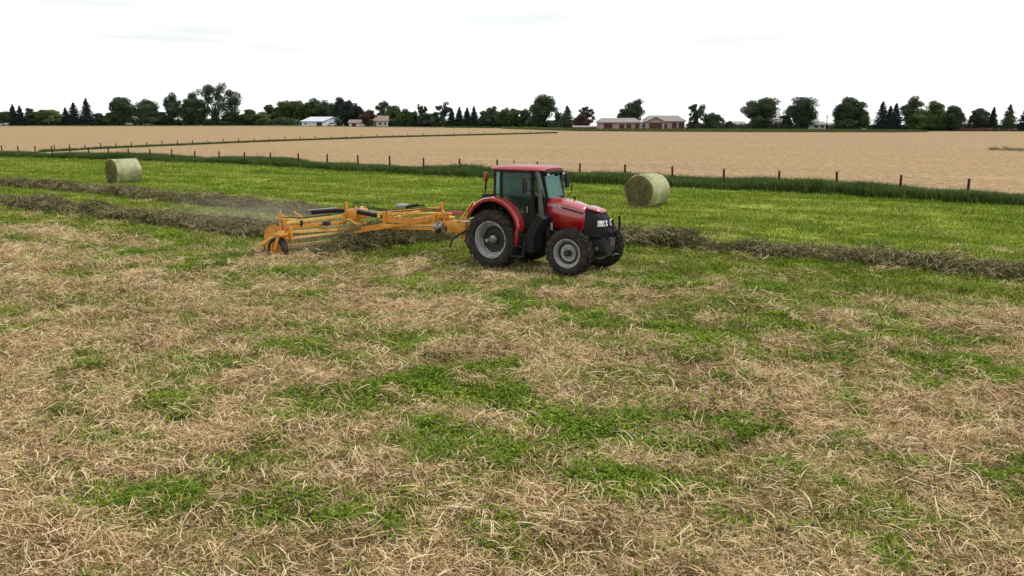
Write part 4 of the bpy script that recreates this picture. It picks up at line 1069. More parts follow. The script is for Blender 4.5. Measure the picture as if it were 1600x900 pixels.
# red point of the hood reaching over the nose
m = MB()
R = [[m.bm.verts.new(p) for p in s] for s in [[(2.60, y, z) for y, z in ((-.33, 1.775), (-.18, 1.805), (0, 1.815), (.18, 1.805), (.33, 1.775))], [(2.86, y, z) for y, z in ((-.27, 1.715), (-.14, 1.74), (0, 1.748), (.14, 1.74), (.27, 1.715))], [(3.02, y, z) for y, z in ((-.13, 1.645), (-.07, 1.665), (0, 1.672), (.07, 1.665), (.13, 1.645))]]]
for a, b in zip(R, R[1:]):
    for k in range(4): m.bm.faces.new((a[k], a[k+1], b[k+1], b[k]))
hp = m.build("hood_tip", RED, tractor); md = hp.modifiers.new("thickness", 'SOLIDIFY'); md.thickness = .02; md.offset = 1
for s in (-1, 1):                                       # paired lamps on each corner of the nose
    lb = MB(); lb.loft([[(2.99, s*.338, 1.47), (2.99, s*.338, 1.31), (3.11, s*.27, 1.32), (3.09, s*.27, 1.475)], [(3.01, s*.350, 1.47), (3.01, s*.352, 1.31), (3.135, s*.285, 1.32), (3.11, s*.285, 1.475)]])
    lb.loft([[(3.10, s*.27, 1.475), (3.12, s*.27, 1.32), (3.135, s*.08, 1.32), (3.12, s*.08, 1.47)], [(3.125, s*.27, 1.475), (3.148, s*.27, 1.32), (3.16, s*.08, 1.32), (3.145, s*.08, 1.47)]])
    lo = lb.build("headlight", LAMP, tractor)
    MB().beam((3.155, s*.18, 1.325), (3.138, s*.18, 1.47), .02, .02).beam((3.12, s*.345, 1.395), (3.165, s*.09, 1.395), .012, .012).build("divider", BLACK, lo)
m = MB()
for k in range(7): m.box(3.09, 3.135, -.22, .22, 1.10+k*.032, 1.115+k*.032)
for k in range(6): m.box(3.06-.02*k, 3.10-.02*k, -.2, .2, 1.50+k*.025, 1.51+k*.025)
g_ = m.build("grille", IRON, tractor); g_["kind"] = "stuff"
# front weight bracket and guard
m = MB(); m.box(2.85, 3.22, -.26, .26, .62, .98, .03); m.box(3.0, 3.2, -.15, .15, .5, .68, .03); m.build("weight_bracket", IRON, tractor)
m = MB(); m.tube([(3.26, -.07, .80), (3.295, -.07, .90)], .02, 6).tube([(3.26, .07, .80), (3.295, .07, .90)], .02, 6).tube([(3.26, -.07, .92), (3.30, -.07, 1.0)], .015, 6).tube([(3.26, .07, .92), (3.30, .07, 1.0)], .015, 6); m.build("pin", STEEL, tractor)
m = MB()
m.beam((3.2, -.22, .95), (3.30, -.22, 1.20), .06, .06); m.beam((3.2, .22, .95), (3.30, .22, 1.20), .06, .06)
m.beam((3.29, -.30, 1.19), (3.29, .38, 1.19), .09, .06); m.beam((3.31, -.03, 1.2), (3.29, -.03, 1.50), .04, .04)
m.beam((3.30, .36, 1.2), (3.28, .36, 1.55), .06, .05); m.beam((3.28, -.30, 1.19), (3.1, -.37, 1.19), .03, .04); m.build("front_guard", BLACK, tractor)
m = MB().lathe_y([(.001, -.02), (.05, -.02), (.05, .02), (.001, .02)], 12, (2.98, -.34, .72)).build("tow_eye", STEEL, tractor)
m = MB().loft([[(2.92, .62, .40), (3.12, .62, .47), (3.0, .62, .47)], [(2.95, .70, .40), (3.15, .70, .47), (3.0, .70, .47)]]).build("axle_flange", SILVER, tractor)
# rear fenders
def fender(s):
    cx_, cz_ = 0.02, .84
    secs = []
    for k in range(15):
        a = math.radians(150 - k*(150+12)/14)
        r_ = .97 + .16*math.sin(max(0, a)) - (.06 if k > 11 else 0)
        x, z = cx_+r_*math.cos(a)*.98, cz_+r_*math.sin(a)+.04
        # drop a little at the back
        nx_, nz_ = math.cos(a), math.sin(a)
        yo, yi = s*1.05, s*.56
        secs.append([(x-nx_*.12, yo, z-nz_*.12), (x-nx_*.035, yo, z-nz_*.035), (x, yo-s*.05, z), (x+nx_*.01, s*.82, z+nz_*.01), (x, yi, z)])
    f = sheet(secs, "fender", RED, .02)
    lin = MB(); R = []
    for k in range(15):
        a = math.radians(150 - k*162/14); r_ = .93+.16*math.sin(max(0, a))
        x, z = cx_+r_*math.cos(a)*.98, cz_+r_*math.sin(a)+.04
        R.append([lin.bm.verts.new((x, s*1.04, z)), lin.bm.verts.new((x, s*.56, z)), lin.bm.verts.new((cx_+.55*math.cos(a), s*.56, cz_+.55*math.sin(a)))])
    for a, b in zip(R, R[1:]):
        for k in range(2): lin.bm.faces.new((a[k], a[k+1], b[k+1], b[k]))
    lo = lin.build("liner", BLACK, f); md = lo.modifiers.new("t", 'SOLIDIFY'); md.thickness = .01
    return f
fender(-1); fender(1)
# cab
CX = dict(rear=0.02, b=0.20, front_top=1.30, front_bot=1.52)
ZB, ZT = 1.98, 2.76
pill = MB()
for s in (-1, 1):
    pill.tube([(-.10, s*.72, 1.75), (-.06, s*.72, ZT)], .035, 8)                # rear corner
    pill.beam((.16, s*.76, 1.55), (.16, s*.755, ZT), .05, .07)                  # door rear pillar
    pill.beam((1.24, s*.75, 1.30), (1.18, s*.72, ZT), .05, .07)                 # door front pillar
    pill.beam((1.47, s*.42, 1.98), (1.32, s*.46, ZT-.02), .07, .075)            # windscreen pillar
    pill.beam((-.10, s*.72, 2.72), (1.18, s*.73, 2.72), .05, .06)
    pill.beam((1.18, s*.73, 2.72), (1.32, s*.46, 2.72), .05, .06)
    pill.beam((-.10, s*.72, 1.95), (.16, s*.76, 1.98), .04, .05)
pill.beam((1.32, -.46, 2.73), (1.32, .46, 2.73), .06, .06); pill.beam((-.07, -.72, 2.74), (-.07, .72, 2.74), .06, .07)
pill.beam((-.10, -.72, 1.80), (-.10, .72, 1.80), .06, .10)
pill.build("cab_frame", BLACK, tractor)
m = MB()                                                # cab floor, dash and rear wall
m.box(-.10, 1.25, -.58, .58, 1.02, 1.18, .02); m.box(-.14, -.06, -.70, .70, 1.1, 1.78, .02)
m.loft([[(1.10, -.5, 1.2), (1.36, -.5, 1.2), (1.42, -.5, 2.0), (1.28, -.5, 2.0)], [(1.10, .5, 1.2), (1.36, .5, 1.2), (1.42, .5, 2.0), (1.28, .5, 2.0)]])
m.box(.80, 1.0, -.16, .16, 1.15, 1.75, .03)
m.build("cab_floor", BLACK, tractor)
def pane(name, pts, th=.008, par=None, mat=None):
    a = Vector(pts[1])-Vector(pts[0]); b = Vector(pts[2])-Vector(pts[0]); nrm = a.cross(b).normalized()*th
    mb = MB(); mb.loft([[Vector(p) for p in pts], [Vector(p)+nrm for p in pts]]); return mb.build(name, mat or GLASS, par or tractor)
for s in (-1, 1):
    y1 = s*.765
    d = MB()                                            # door frame of thin bars
    pts = [(.20, y1, 2.70), (.20, y1, 2.02), (.30, y1, 1.96), (.62, y1, 1.80), (.86, y1, 1.42), (.94, y1, 1.20), (1.20, y1, 1.20), (1.17, y1, 2.70)]
    for a, b in zip(pts, pts[1:]+pts[:1]): d.beam(a, b, .03, .035)
    do = d.build("door", BLACK, tractor)
    pane("door_glass", [(x, y1-s*.004, z) for x, y_, z in pts], par=do)
    MB().beam((1.06, y1+s*.03, 1.62), (1.06, y1+s*.03, 1.78), .02, .03).build("handle", STEEL, do)
    pane("quarter_glass", [(-.07, s*.725, 2.70), (.13, s*.75, 2.70), (.13, s*.75, 2.0), (-.09, s*.725, 1.98)])
    pane("corner_glass", [(1.22, s*.725, 2.70), (1.30, s*.50, 2.70), (1.45, s*.46, 2.02), (1.26, s*.725, 2.0)])
pane("windscreen", [(1.34, -.42, 2.70), (1.34, .42, 2.70), (1.50, .38, 2.02), (1.50, -.38, 2.02)])
pane("rear_glass", [(-.09, -.68, 2.70), (-.09, .68, 2.70), (-.12, .68, 1.85), (-.12, -.68, 1.85)])
# roof
def rsec(x, w, z, t, drop=.035):
    return [(x, -w, z), (x, -w-.02, z+t*.35), (x, -w+.04, z+t*.75), (x, -w+.13, z+t), (x, -w*.45, z+t+.010), (x, 0, z+t+.014), (x, w*.45, z+t+.010), (x, w-.13, z+t), (x, w-.04, z+t*.75), (x, w+.02, z+t*.35), (x, w, z), (x, w-.1, z-.01), (x, 0, z-.01), (x, -w+.1, z-.01)]
m = MB(); m.loft([rsec(-.28, .62, 2.755, .05), rsec(-.20, .74, 2.745, .09), rsec(.2, .79, 2.74, .11), rsec(.8, .79, 2.74, .115), rsec(1.1, .76, 2.735, .11), rsec(1.32, .60, 2.735, .095), rsec(1.42, .46, 2.735, .06)])
m.build("cab_roof", paint("roof_red_paint", (0.27, 0.006, 0.014), 0.4, (0.20, 0.08, 0.06), 0.25, 2.0, coat=0.35), tractor, sharp=50)
m = MB(); m.loft([rsec(1.24, .64, 2.72, .02), rsec(1.42, .50, 2.71, .025), rsec(1.52, .40, 2.69, .02)]); m.build("visor", BLACK, tractor)
for s in (-1, 1):
    lo = MB().box(1.40, 1.48, s*.40-.06, s*.40+.06, 2.60, 2.69, .015).build("work_lamp", BLACK, tractor)
    MB().box(1.48, 1.49, s*.40-.045, s*.40+.045, 2.615, 2.675).build("lens", LAMP, lo)
MB().tube([(-.15, .35, 2.88), (-.15, .35, 2.97)], [.02, .012], 6).build("antenna", BLACK, tractor)
# exhaust stack with heat shield at the right front pillar
m = MB(); m.tube([(1.42, -.60, 1.35), (1.40, -.66, 1.80)], .075, 12); m.tube([(1.40, -.66, 1.80), (1.36, -.70, 2.55), (1.30, -.71, 2.72)], [.065, .05, .05], 12)
m.build("exhaust_stack", paint("sooty_steel", (0.13, 0.12, 0.125), 0.45, (0.05, 0.04, 0.035), 0.5, 6, metal=0.6), tractor)
# mirrors
for s in (-1, 1):
    arm = MB(); arm.tube([(1.22, s*.76, 2.55), (1.20, s*1.02, 2.58), (1.18, s*1.12, 2.55)], .014, 6); arm.tube([(1.24, s*.76, 2.15), (1.22, s*1.02, 2.25), (1.18, s*1.12, 2.4)], .012, 6)
    ao = arm.build("mirror_arm", BLACK, tractor)
    MB().box(1.15, 1.21, s*1.12-.10, s*1.12+.10, 2.18, 2.60, .02).build("mirror", BLACK, ao)
    ap = MB(); ap.tube([(1.50, s*.62, 1.98), (1.55, s*.78, 2.1), (1.52, s*.80, 2.28)], .018, 6).build("grab_rail", BLACK, tractor)
MB().tube([(1.95, .25, 1.94), (1.95, .25, 2.03)], .03, 8).build("precleaner", BLACK, tractor)
# rear light masts
for s in (-1, 1):
    mo = MB().tube([(-.42, s*.66, 1.92), (-.44, s*.66, 2.20), (-.42, s*.66, 2.42)], .028, 8).box(-.50, -.20, s*.66-.08, s*.66+.08, 1.88, 2.05, .02).build("light_mast", BLACK, tractor)
    MB().box(-.47, -.38, s*.66-.06, s*.66+.06, 2.40, 2.66, .02).build("warning_lamp", AMBER, mo)
# interior
s_ = MB(); s_.box(.22, .70, -.24, .24, 1.42, 1.56, .05); s_.build("seat", SEATM, tractor)
s_ = MB(); s_.box(.10, .24, -.24, .24, 1.52, 2.18, .05, rot=Matrix.Rotation(math.radians(-8), 3, 'Y')); s_.box(.25, .6, -.18, .18, 1.15, 1.45, .03); s_.build("seat_back", SEATM, tractor)
sw = MB(); C_ = Vector((.86, 0, 1.93)); ax = Vector((-.45, 0, .9)).normalized(); u_ = Vector((0, 1, 0)); v_ = ax.cross(u_)
ring = [C_+u_*math.cos(a)*.19+v_*math.sin(a)*.19 for a in [2*math.pi*k/20 for k in range(21)]]
sw.tube(ring, .014, 6, cap=False); sw.tube([C_-u_*.19, C_+u_*.19], .012, 5); sw.tube([C_, (.92, 0, 1.6)], .03, 8); sw.build("steering_wheel", BLACK, tractor)
# three point arms and drawbar at the back
m = MB()
for s in (-1, 1): m.beam((-.3, s*.25, .62), (-1.05, s*.42, .55), .05, .08); m.tube([(-.75, s*.35, .58), (-.55, s*.35, 1.25)], .025, 8)
m.beam((-.2, 0, .5), (-1.25, 0, .48), .10, .05); m.build("drawbar", IRON, tractor)
m = MB(); m.tube([(-1.15, -.55, 1.0), (-1.25, -.55, .62), (-1.05, -.5, .35)], .04, 6); m.build("lift_arm", IRON, tractor)
# lettering and stripe on the hood side
for s in (-1, 1):
    m = MB(); ys_ = s*.392
    m.loft([[(1.85, s*.3985, 1.80), (2.58, s*.378, 1.66), (2.58, s*.3795, 1.62), (1.95, s*.3985, 1.74)], [(1.85, s*.4025, 1.80), (2.58, s*.382, 1.66), (2.58, s*.3835, 1.62), (1.95, s*.4025, 1.74)]]).build("stripe", BLACK, tractor)
    cu = bpy.data.curves.new("lettering", 'FONT'); cu.body = "CASE IH"; cu.size = .13; cu.extrude = .003; cu.shear = .2; cu.resolution_u = 2
    to = bpy.data.objects.new("lettering", cu)
    me = bpy.data.meshes.new_from_object(to); bpy.data.objects.remove(to)
    lo = link("lettering", me, WHITEP, tractor)
    if s < 0: lo.location = (1.46, -.412, 1.80); lo.rotation_euler = (math.pi/2, math.radians(7), math.radians(1.2))
    else: lo.location = (1.98, .412, 1.74); lo.rotation_euler = (math.pi/2, math.radians(-7), math.pi-math.radians(1.2))

# ------------------------------------------------------------------ driver
def person():
    o = empty("person", Vector((-0.015, 25.72, 1.50)) + Vector((math.cos(TTH), math.sin(TTH), 0))*.42, TTH); tag(o, "driver in a dark blue shirt and cap seated at the tractor wheel", "person")
    bm = bmesh.new(); sk = bm.verts.layers.skin.verify()
    V_ = {}
    def v(n, p, r, r2=None):
        q = bm.verts.new(p); q[sk].radius = (r, r2 or r); V_[n] = q; return q
    def e(*ns):
        for a, b in zip(ns, ns[1:]): bm.edges.new((V_[a], V_[b]))
    v('pel', (-.02, 0, .10), .13, .15); V_['pel'][sk].use_root = True
    v('waist', (-.04, 0, .27), .115, .145); v('chest', (-.03, 0, .46), .12, .17); v('neck0', (-.01, 0, .58), .065, .08); v('neck', (.01, 0, .645), .050)
    v('head', (.03, 0, .735), .078, .074); v('crown', (.025, 0, .82), .070, .066)
    e('pel', 'waist', 'chest', 'neck0', 'neck', 'head', 'crown')
    for s, t in ((-1, 'r'), (1, 'l')):
        v('hip'+t, (.06, s*.10, .08), .085); v('thigh'+t, (.24, s*.13, .10), .075); v('knee'+t, (.45, s*.15, .09), .058); v('calf'+t, (.48, s*.15, -.12), .048); v('ank'+t, (.46, s*.15, -.28), .035); v('toe'+t, (.60, s*.16, -.31), .035, .03)
        e('pel', 'hip'+t, 'thigh'+t, 'knee'+t, 'calf'+t, 'ank'+t, 'toe'+t)
        v('sho'+t, (-.02, s*.19, .52), .062); v('elb'+t, (.10, s*.26, .30), .042); v('fore'+t, (.24, s*.22, .36), .035); v('wri'+t, (.34, s*.19, .41), .025); v('palm'+t, (.385, s*.185, .425), .028, .018)
        e('neck0', 'sho'+t, 'elb'+t, 'fore'+t, 'wri'+t, 'palm'+t)
        for k, (dy, ln) in enumerate(((-.030, .040), (-.011, .048), (.009, .045), (.027, .036))):
            v('f%d%s' % (k, t), (.41+ln*.4, s*.185+dy, .445), .009); v('g%d%s' % (k, t), (.42+ln*.5, s*.185+dy, .42), .008)
            e('palm'+t, 'f%d%s' % (k, t), 'g%d%s' % (k, t))
        v('th'+t, (.395, s*.145, .42), .010); v('ti'+t, (.42, s*.135, .43), .009); e('palm'+t, 'th'+t, 'ti'+t)
    me = bpy.data.meshes.new("body"); bm.to_mesh(me); bm.free()
    t_ = bpy.data.objects.new("body", me); COL.objects.link(t_)
    t_.modifiers.new("skin", 'SKIN').use_smooth_shade = True
    sb = t_.modifiers.new("sub", 'SUBSURF'); sb.levels = sb.render_levels = 2
    bpy.context.view_layer.update()
    dg = bpy.context.evaluated_depsgraph_get()
    mm = bpy.data.meshes.new_from_object(t_.evaluated_get(dg)); bpy.data.objects.remove(t_); mm.name = "body"
    SK = Mat("skin", .55, .3); SK.base((0.48, 0.28, 0.20)); SH = paint("blue_shirt", (0.05, 0.075, 0.20), .9, amt=.1); TR = paint("jeans", (0.04, 0.055, 0.11), .9, amt=.1)
    b = link("body", mm, [SK.m, SH, TR], o)
    for p in mm.polygons:
        c = p.center
        if c.z > .61 or (c.x > .33 and c.z > .33): p.material_index = 0
        elif c.z > .20 and not (c.x > .12 and c.z < .22): p.material_index = 1
        else: p.material_index = 2
    HAIR = paint("hair", (0.05, 0.03, 0.02), .9, amt=.1)
    m = MB()                                            # nose, brow and ears
    m.loft([[(.103, -.012, .75), (.103, .012, .75), (.103, 0, .757)], [(.128, -.014, .722), (.128, .014, .722), (.125, 0, .735)]])
    for s in (-1, 1): m.tube([(.03, s*.078, .72), (.03, s*.086, .745)], [.014, .017], 7)
    m.build("face_features", SK.m, o)
    m = MB()
    for s in (-1, 1): m.tube([(.101, s*.028, .748), (.107, s*.028, .748)], .009, 6)
    m.tube([(.105, -.02, .692), (.108, 0, .690), (.105, .02, .692)], .004, 5); m.build("eyes_and_mouth", HAIR, o)
    m = MB()                                            # cap
    m.loft([[(.025+r_*math.cos(a)*1.08, r_*math.sin(a), z) for a in [2*math.pi*k/16 for k in range(16)]] for r_, z in ((.092, .775), (.094, .80), (.085, .85), (.055, .885), (.015, .895))])
    m.loft([[(.10, -.07, .785), (.10, .07, .785), (.10, .07, .793), (.10, -.07, .793)], [(.19, -.045, .775), (.19, .045, .775), (.19, .045, .781), (.19, -.045, .781)]])
    m.build("cap", paint("cap_cloth", (0.03, 0.035, 0.05), .9, amt=.1), o)
person()

# ------------------------------------------------------------------ hay rake, in the tractor's own frame: x forward, y left
OFF = Vector((-3.6, 0, 0))
rake = empty("hay_rake", T2W(OFF.x, OFF.y), TH)
tag(rake, "wide yellow twin basket hay rake towed behind the red tractor", "hay rake")
def rb(m, name, mat, parent=None, sharp=35): return m.build(name, mat, parent or rake, sharp, off=-OFF)
# hitch box and tongue
rb(MB().box(-2.08, -1.42, -.20, .16, .80, 1.14, .02).box(-1.45, -1.2, -.08, .08, .55, .95, .02), "hitch_box", YEL)
rb(MB().beam((-1.25, 0, .50), (-1.9, 0, .85), .12, .12), "tongue", YEL)
rb(MB().tube([(-1.08, -.30, 1.05), (-1.85, -.25, .62), (-1.95, -.25, .35)], .03, 7), "jack_stand", IRON)
rb(MB().beam((-1.15, -.15, 1.75), (-1.55, -.15, 1.28), .09, .03), "hose_bracket", YPALE)
rb(MB().beam((-1.75, -.18, 1.12), (-1.2, -.15, 1.40), .10, .03), "hose_bracket", YPALE)
rb(MB().box(-1.35, -1.05, -.1, .2, 1.35, 1.68, .03), "valve_block", YEL)
for pts_ in ([(-1.2, .05, 1.6), (-1.0, .1, 1.75), (-.75, .1, 1.4), (-.5, .1, 1.2)], [(-1.2, -.05, 1.55), (-.95, -.08, 1.68), (-.7, -.1, 1.3), (-.5, -.1, 1.1)]):
    rb(MB().tube(pts_, .016, 6), "hydraulic_hose", BLACK)
rb(MB().beam((-1.6, 0, 1.36), (-2.2, 0, 1.36), .12, .12), "crossbar", paint("dull_red_tube", (0.35, 0.07, 0.05), .5))
# main frame
rb(MB().beam((-1.95, -.10, 1.36), (-3.3, -.10, 1.30), .08, .055).beam((-3.3, -.10, 1.30), (-4.7, -.10, 1.20), .08, .055), "top_beam", YPALE)
rb(MB().beam((-2.0, .22, 1.30), (-5.6, .35, 1.12), .08, .055), "top_beam", YEL)
rb(MB().beam((-2.0, -.14, 1.05), (-4.5, -.14, 1.02), .10, .12), "main_beam", YEL)
rb(MB().beam((-2.3, -.16, .88), (-4.55, -.30, .80), .09, .08).beam((-2.4, -.16, 1.12), (-4.4, -.16, 1.12), .05, .05), "lower_beam", YEL)
rb(MB().beam((-2.5, -.2, .98), (-4.4, -.35, .88), .07, .05), "brace", YPALE)
rb(MB().beam((-2.7, -.22, 1.12), (-5.4, -.65, .62), .07, .07), "brace", YEL)
rb(MB().beam((-4.3, -.32, .90), (-5.75, -.45, .60), .10, .14), "swing_arm", YEL)
rb(MB().beam((-2.55, -.17, .80), (-2.55, -.17, 1.34), .10, .12), "upright", YEL)
rb(MB().beam((-2.15, -.12, .95), (-2.30, -.12, 1.42), .05, .05).beam((-1.95, -.12, 1.1), (-2.3, -.12, 1.45), .05, .04), "upright", YEL)
rb(MB().beam((-4.45, -.17, .78), (-4.45, -.17, 1.28), .12, .10), "upright", YEL)
rb(MB().beam((-4.7, -.14, 1.08), (-4.7, -.14, 1.26), .1, .1).beam((-4.35, .0, 1.15), (-4.35, .0, 1.30), .05, .3), "clamp", YPALE)
rb(MB().tube([(-2.2, -.22, .98), (-2.5, -.22, .96)], .10, 12).tube([(-2.36, -.30, .84), (-2.36, -.30, 1.12)], .05, 10), "gearbox", STEEL)
rb(MB().tube([(-2.28, -.30, .84), (-2.28, -.42, .84)], .07, 12), "pulley", BLACK)
rb(MB().box(-4.05, -3.72, -.12, .10, 1.44, 1.54, .02).tube([(-3.95, 0, 1.36), (-3.95, 0, 1.45)], .03, 8), "control_box", STEEL)
rb(MB().tube([(-3.75, 0, 1.44), (-3.5, 0, 1.50), (-3.28, 0, 1.53)], .045, 10).tube([(-3.28, 0, 1.53), (-3.05, 0, 1.52)], .02, 8), "hydraulic_motor", BLACK)
# cylinders and centre tower
rb(MB().tube([(-4.6, -.05, 1.10), (-5.65, -.05, 1.19)], .065, 14).tube([(-4.6, -.05, 1.10), (-4.4, -.05, 1.08)], .03, 8), "hydraulic_cylinder", BLACK)
rb(MB().tube([(-4.5, -.12, 1.22), (-5.7, -.12, 1.30)], .022, 8), "steel_pipe", STEEL)
rb(MB().tube([(-6.0, .10, 1.22), (-6.65, -.35, 1.20), (-7.0, -.75, 1.17)], .065, 14), "hydraulic_cylinder", BLACK)
rb(MB().tube([(-6.3, -.25, 1.31), (-7.05, -.85, 1.25)], .025, 8), "steel_pipe", STEEL)
rb(MB().box(-6.05, -5.65, -.15, .45, .95, 1.28, .02).beam((-5.75, .0, .6), (-5.75, .0, 1.35), .12, .12), "centre_tower", YEL)
rb(MB().beam((-6.15, -.05, .85), (-6.12, -.05, 1.50), .08, .07), "mast", YEL)
rb(MB().tube([(-5.95, .1, 1.28), (-6.02, .1, 1.45), (-5.85, .15, 1.47), (-5.8, .2, 1.28)], .02, 6).tube([(-6.02, .25, 1.28), (-6.1, .3, 1.42), (-5.92, .35, 1.45), (-5.86, .4, 1.28)], .02, 6), "hydraulic_hose", BLACK)
rb(MB().tube([(-5.55, .1, 1.32), (-5.55, .1, 1.38)], [.12, .09], 12), "cap_cover", YPALE)
rb(MB().tube([(-5.3, -.5, .85), (-5.55, -.6, 1.02), (-5.85, -.7, .9), (-5.95, -.7, .62)], .03, 8), "guard_hoop", YEL)
rb(MB().box(-5.85, -5.5, -.72, -.5, .52, .60, .02), "hinge_block", SILVER)
# right arm
E0 = Vector((-6.25, -2.75, 0))
rb(MB().beam((-6.22, -2.72, 1.08), (-6.2, -.10, 1.06), .07, .07), "upper_arm", YPALE)
rb(MB().beam((-6.28, -2.70, .93), (-6.15, -.10, .84), .10, .09), "lower_arm", YEL)
rb(MB().beam((-6.28, -2.80, .80), (-5.85, .60, .60), .08, .07), "basket_rail", YPALE)
rb(MB().beam((-6.32, -2.74, 1.30), (-6.24, -1.30, .80), .05, .06), "diagonal_brace", YPALE)
rb(MB().beam((-6.40, -2.10, 1.34), (-6.28, -1.65, 1.02), .05, .05), "diagonal_brace", YPALE)
rb(MB().beam((-6.3, -2.62, .95), (-6.3, -1.5, .98), .04, .04).beam((-6.3, -2.35, .93), (-6.3, -2.35, 1.08), .06, .06), "diagonal_brace", YEL)
rb(MB().beam((-6.32, -2.78, .78), (-6.32, -2.76, 1.38), .07, .07), "end_post", YEL)
rb(MB().beam((-6.12, -2.78, .78), (-6.12, -2.76, 1.20), .06, .06).box(-6.36, -6.08, -2.82, -2.72, 1.16, 1.22, .01), "end_post", YEL)
rb(MB().tube([(-6.32, -2.76, 1.38), (-6.32, -2.76, 1.50)], [.035, .02], 8), "grease_cap", STEEL)
for a_, b_ in (((-7.10, -2.92, .36), (-6.20, -2.88, .86)),): rb(MB().beam(a_, b_, .05, .08), "end_brace", YPALE)
def shield(x0, y0, nm="end_shield"):
    m = MB(); poly = []
    for k in range(13):
        a = math.radians(-10+k*200/12); poly.append((x0+.40*math.cos(a), .58+.42*math.sin(a)))
    poly += [(x0-.38, .22), (x0+.36, .34)]
    m.prism(poly, y0-.012, y0+.012); s_ = rb(m, nm, YEL)
    return s_
shield(-6.68, -2.72); shield(-5.05, 3.62)
# reels: bars round each basket axis and their wire tines
def reel(A, B, R_, z, nb_, seed):
    A = Vector(A); B = Vector(B); ax_ = (B-A).normalized(); side_ = Vector((-ax_.y, ax_.x, 0)); up = Vector((0, 0, 1)); L_ = (B-A).length
    for k in range(nb_):
        a = 2*math.pi*k/nb_+.4; o_ = side_*math.cos(a)*R_*.75 + up*(math.sin(a)*R_*.75+z)
        rb(MB().tube([A+o_, B+o_], .018, 7), "reel_bar", paint("reel_bar_steel", (0.16, 0.10, 0.07), .6) if k == 0 and seed == 1 else bpy.data.materials["reel_bar_steel"])
    for q in (A, B):
        c = q + up*z
        m = MB(); ring = [c+side_*math.cos(t)*R_*.78+up*math.sin(t)*R_*.78 for t in [2*math.pi*k/18 for k in range(19)]]
        m.tube(ring, .022, 6, cap=False)
        for k in range(nb_): a = 2*math.pi*k/nb_+.4; m.tube([c, c+side_*math.cos(a)*R_*.78+up*math.sin(a)*R_*.78], .015, 5)
        rb(m, "reel_spider", YEL)
    m = MB(); r_ = random.Random(seed); nt_ = int(L_/.14)
    for k in range(nb_):
        a = 2*math.pi*k/nb_+.4; o_ = side_*math.cos(a)*R_*.75 + up*(math.sin(a)*R_*.75+z)
        for j in range(nt_):
            p = A+ax_*(L_*(j+.5)/nt_)+o_
            for dx in (-.03, .03):
                q = p+ax_*dx
                m.tube([q, q-up*.13+side_*.03, q-up*.26+side_*(-.01)+ax_*r_.uniform(-.01, .01)], .009, 3, cap=False)
    rb(m, "tines", bpy.data.materials["reel_bar_steel"])["kind"] = "stuff"
paint("reel_bar_steel", (0.34, 0.25, 0.19), .6)
reel((-6.35, -2.72, 0), (-5.95, .45, 0), .33, .52, 5, 1 if False else 2)
reel((-5.85, .75, 0), (-4.95, 3.60, 0), .33, .52, 5, 3)
# wire guards behind the reels
for (A, B) in (((-6.55, -2.7), (-6.2, .4)), ((-6.15, .75), (-5.25, 3.6))):
    A = Vector((*A, 0)); B = Vector((*B, 0))
    for k in range(9):
        p = A.lerp(B, (k+.5)/9)
        rb(MB().tube([p+Vector((.1, 0, .82)), p+Vector((-.12, 0, .55)), p+Vector((-.10, 0, .15))], .012, 5), "stripper_bar", bpy.data.materials["reel_bar_steel"])
# left arm
rb(MB().beam((-5.85, .4, 1.06), (-5.0, 3.55, 1.06), .07, .07), "upper_arm", YEL)
rb(MB().beam((-5.75, .6, .72), (-4.75, 3.6, .80), .09, .10), "basket_rail", YEL)
rb(MB().beam((-4.95, 3.58, .45), (-4.95, 3.58, 1.25), .07, .07), "end_post", YEL)
rb(MB().beam((-5.6, .9, .8), (-5.2, 2.6, 1.02), .05, .06), "diagonal_brace", YPALE)
for k in range(5):
    y_ = -2.5 + k*.55
    rb(MB().beam((-6.26, y_, .80), (-6.22, y_+.08, 1.05), .03, .05), "strut", YEL)
for k in range(4):
    x_ = -2.9 - k*.42
    rb(MB().beam((x_, -.16, .86), (x_-.10, -.12, 1.30), .03, .04), "strut", YEL)
for dz in (0, .05):
    rb(MB().tube([(-1.4, .02, 1.42+dz), (-2.4, .04, 1.38+dz), (-3.2, .0, 1.40+dz), (-4.4, .02, 1.26+dz), (-5.6, .05, 1.36+dz)], .014, 6), "hydraulic_hose", BLACK)
rb(MB().tube([(-6.15, -.2, 1.16), (-6.24, -1.0, 1.14), (-6.26, -2.0, 1.16), (-6.30, -2.7, 1.24)], .014, 6), "hydraulic_hose", BLACK)
rb(MB().box(-6.46, -6.20, -2.98, -2.70, .62, .80, .02).box(-6.05, -5.95, -2.75, -2.66, .55, 1.0, .01), "axle_bracket", YEL)
rb(MB().tube([(-6.05, -2.2, .93), (-6.02, -2.2, 1.12)], .04, 8).box(-6.12, -5.95, -1.2, -1.0, .86, .98, .01), "bearing", IRON)
rb(MB().beam((-6.20, -2.80, .62), (-6.0, -.6, .58), .04, .05).beam((-6.24, -2.80, .40), (-6.05, -.9, .36), .03, .035), "tine_guard", YPALE)
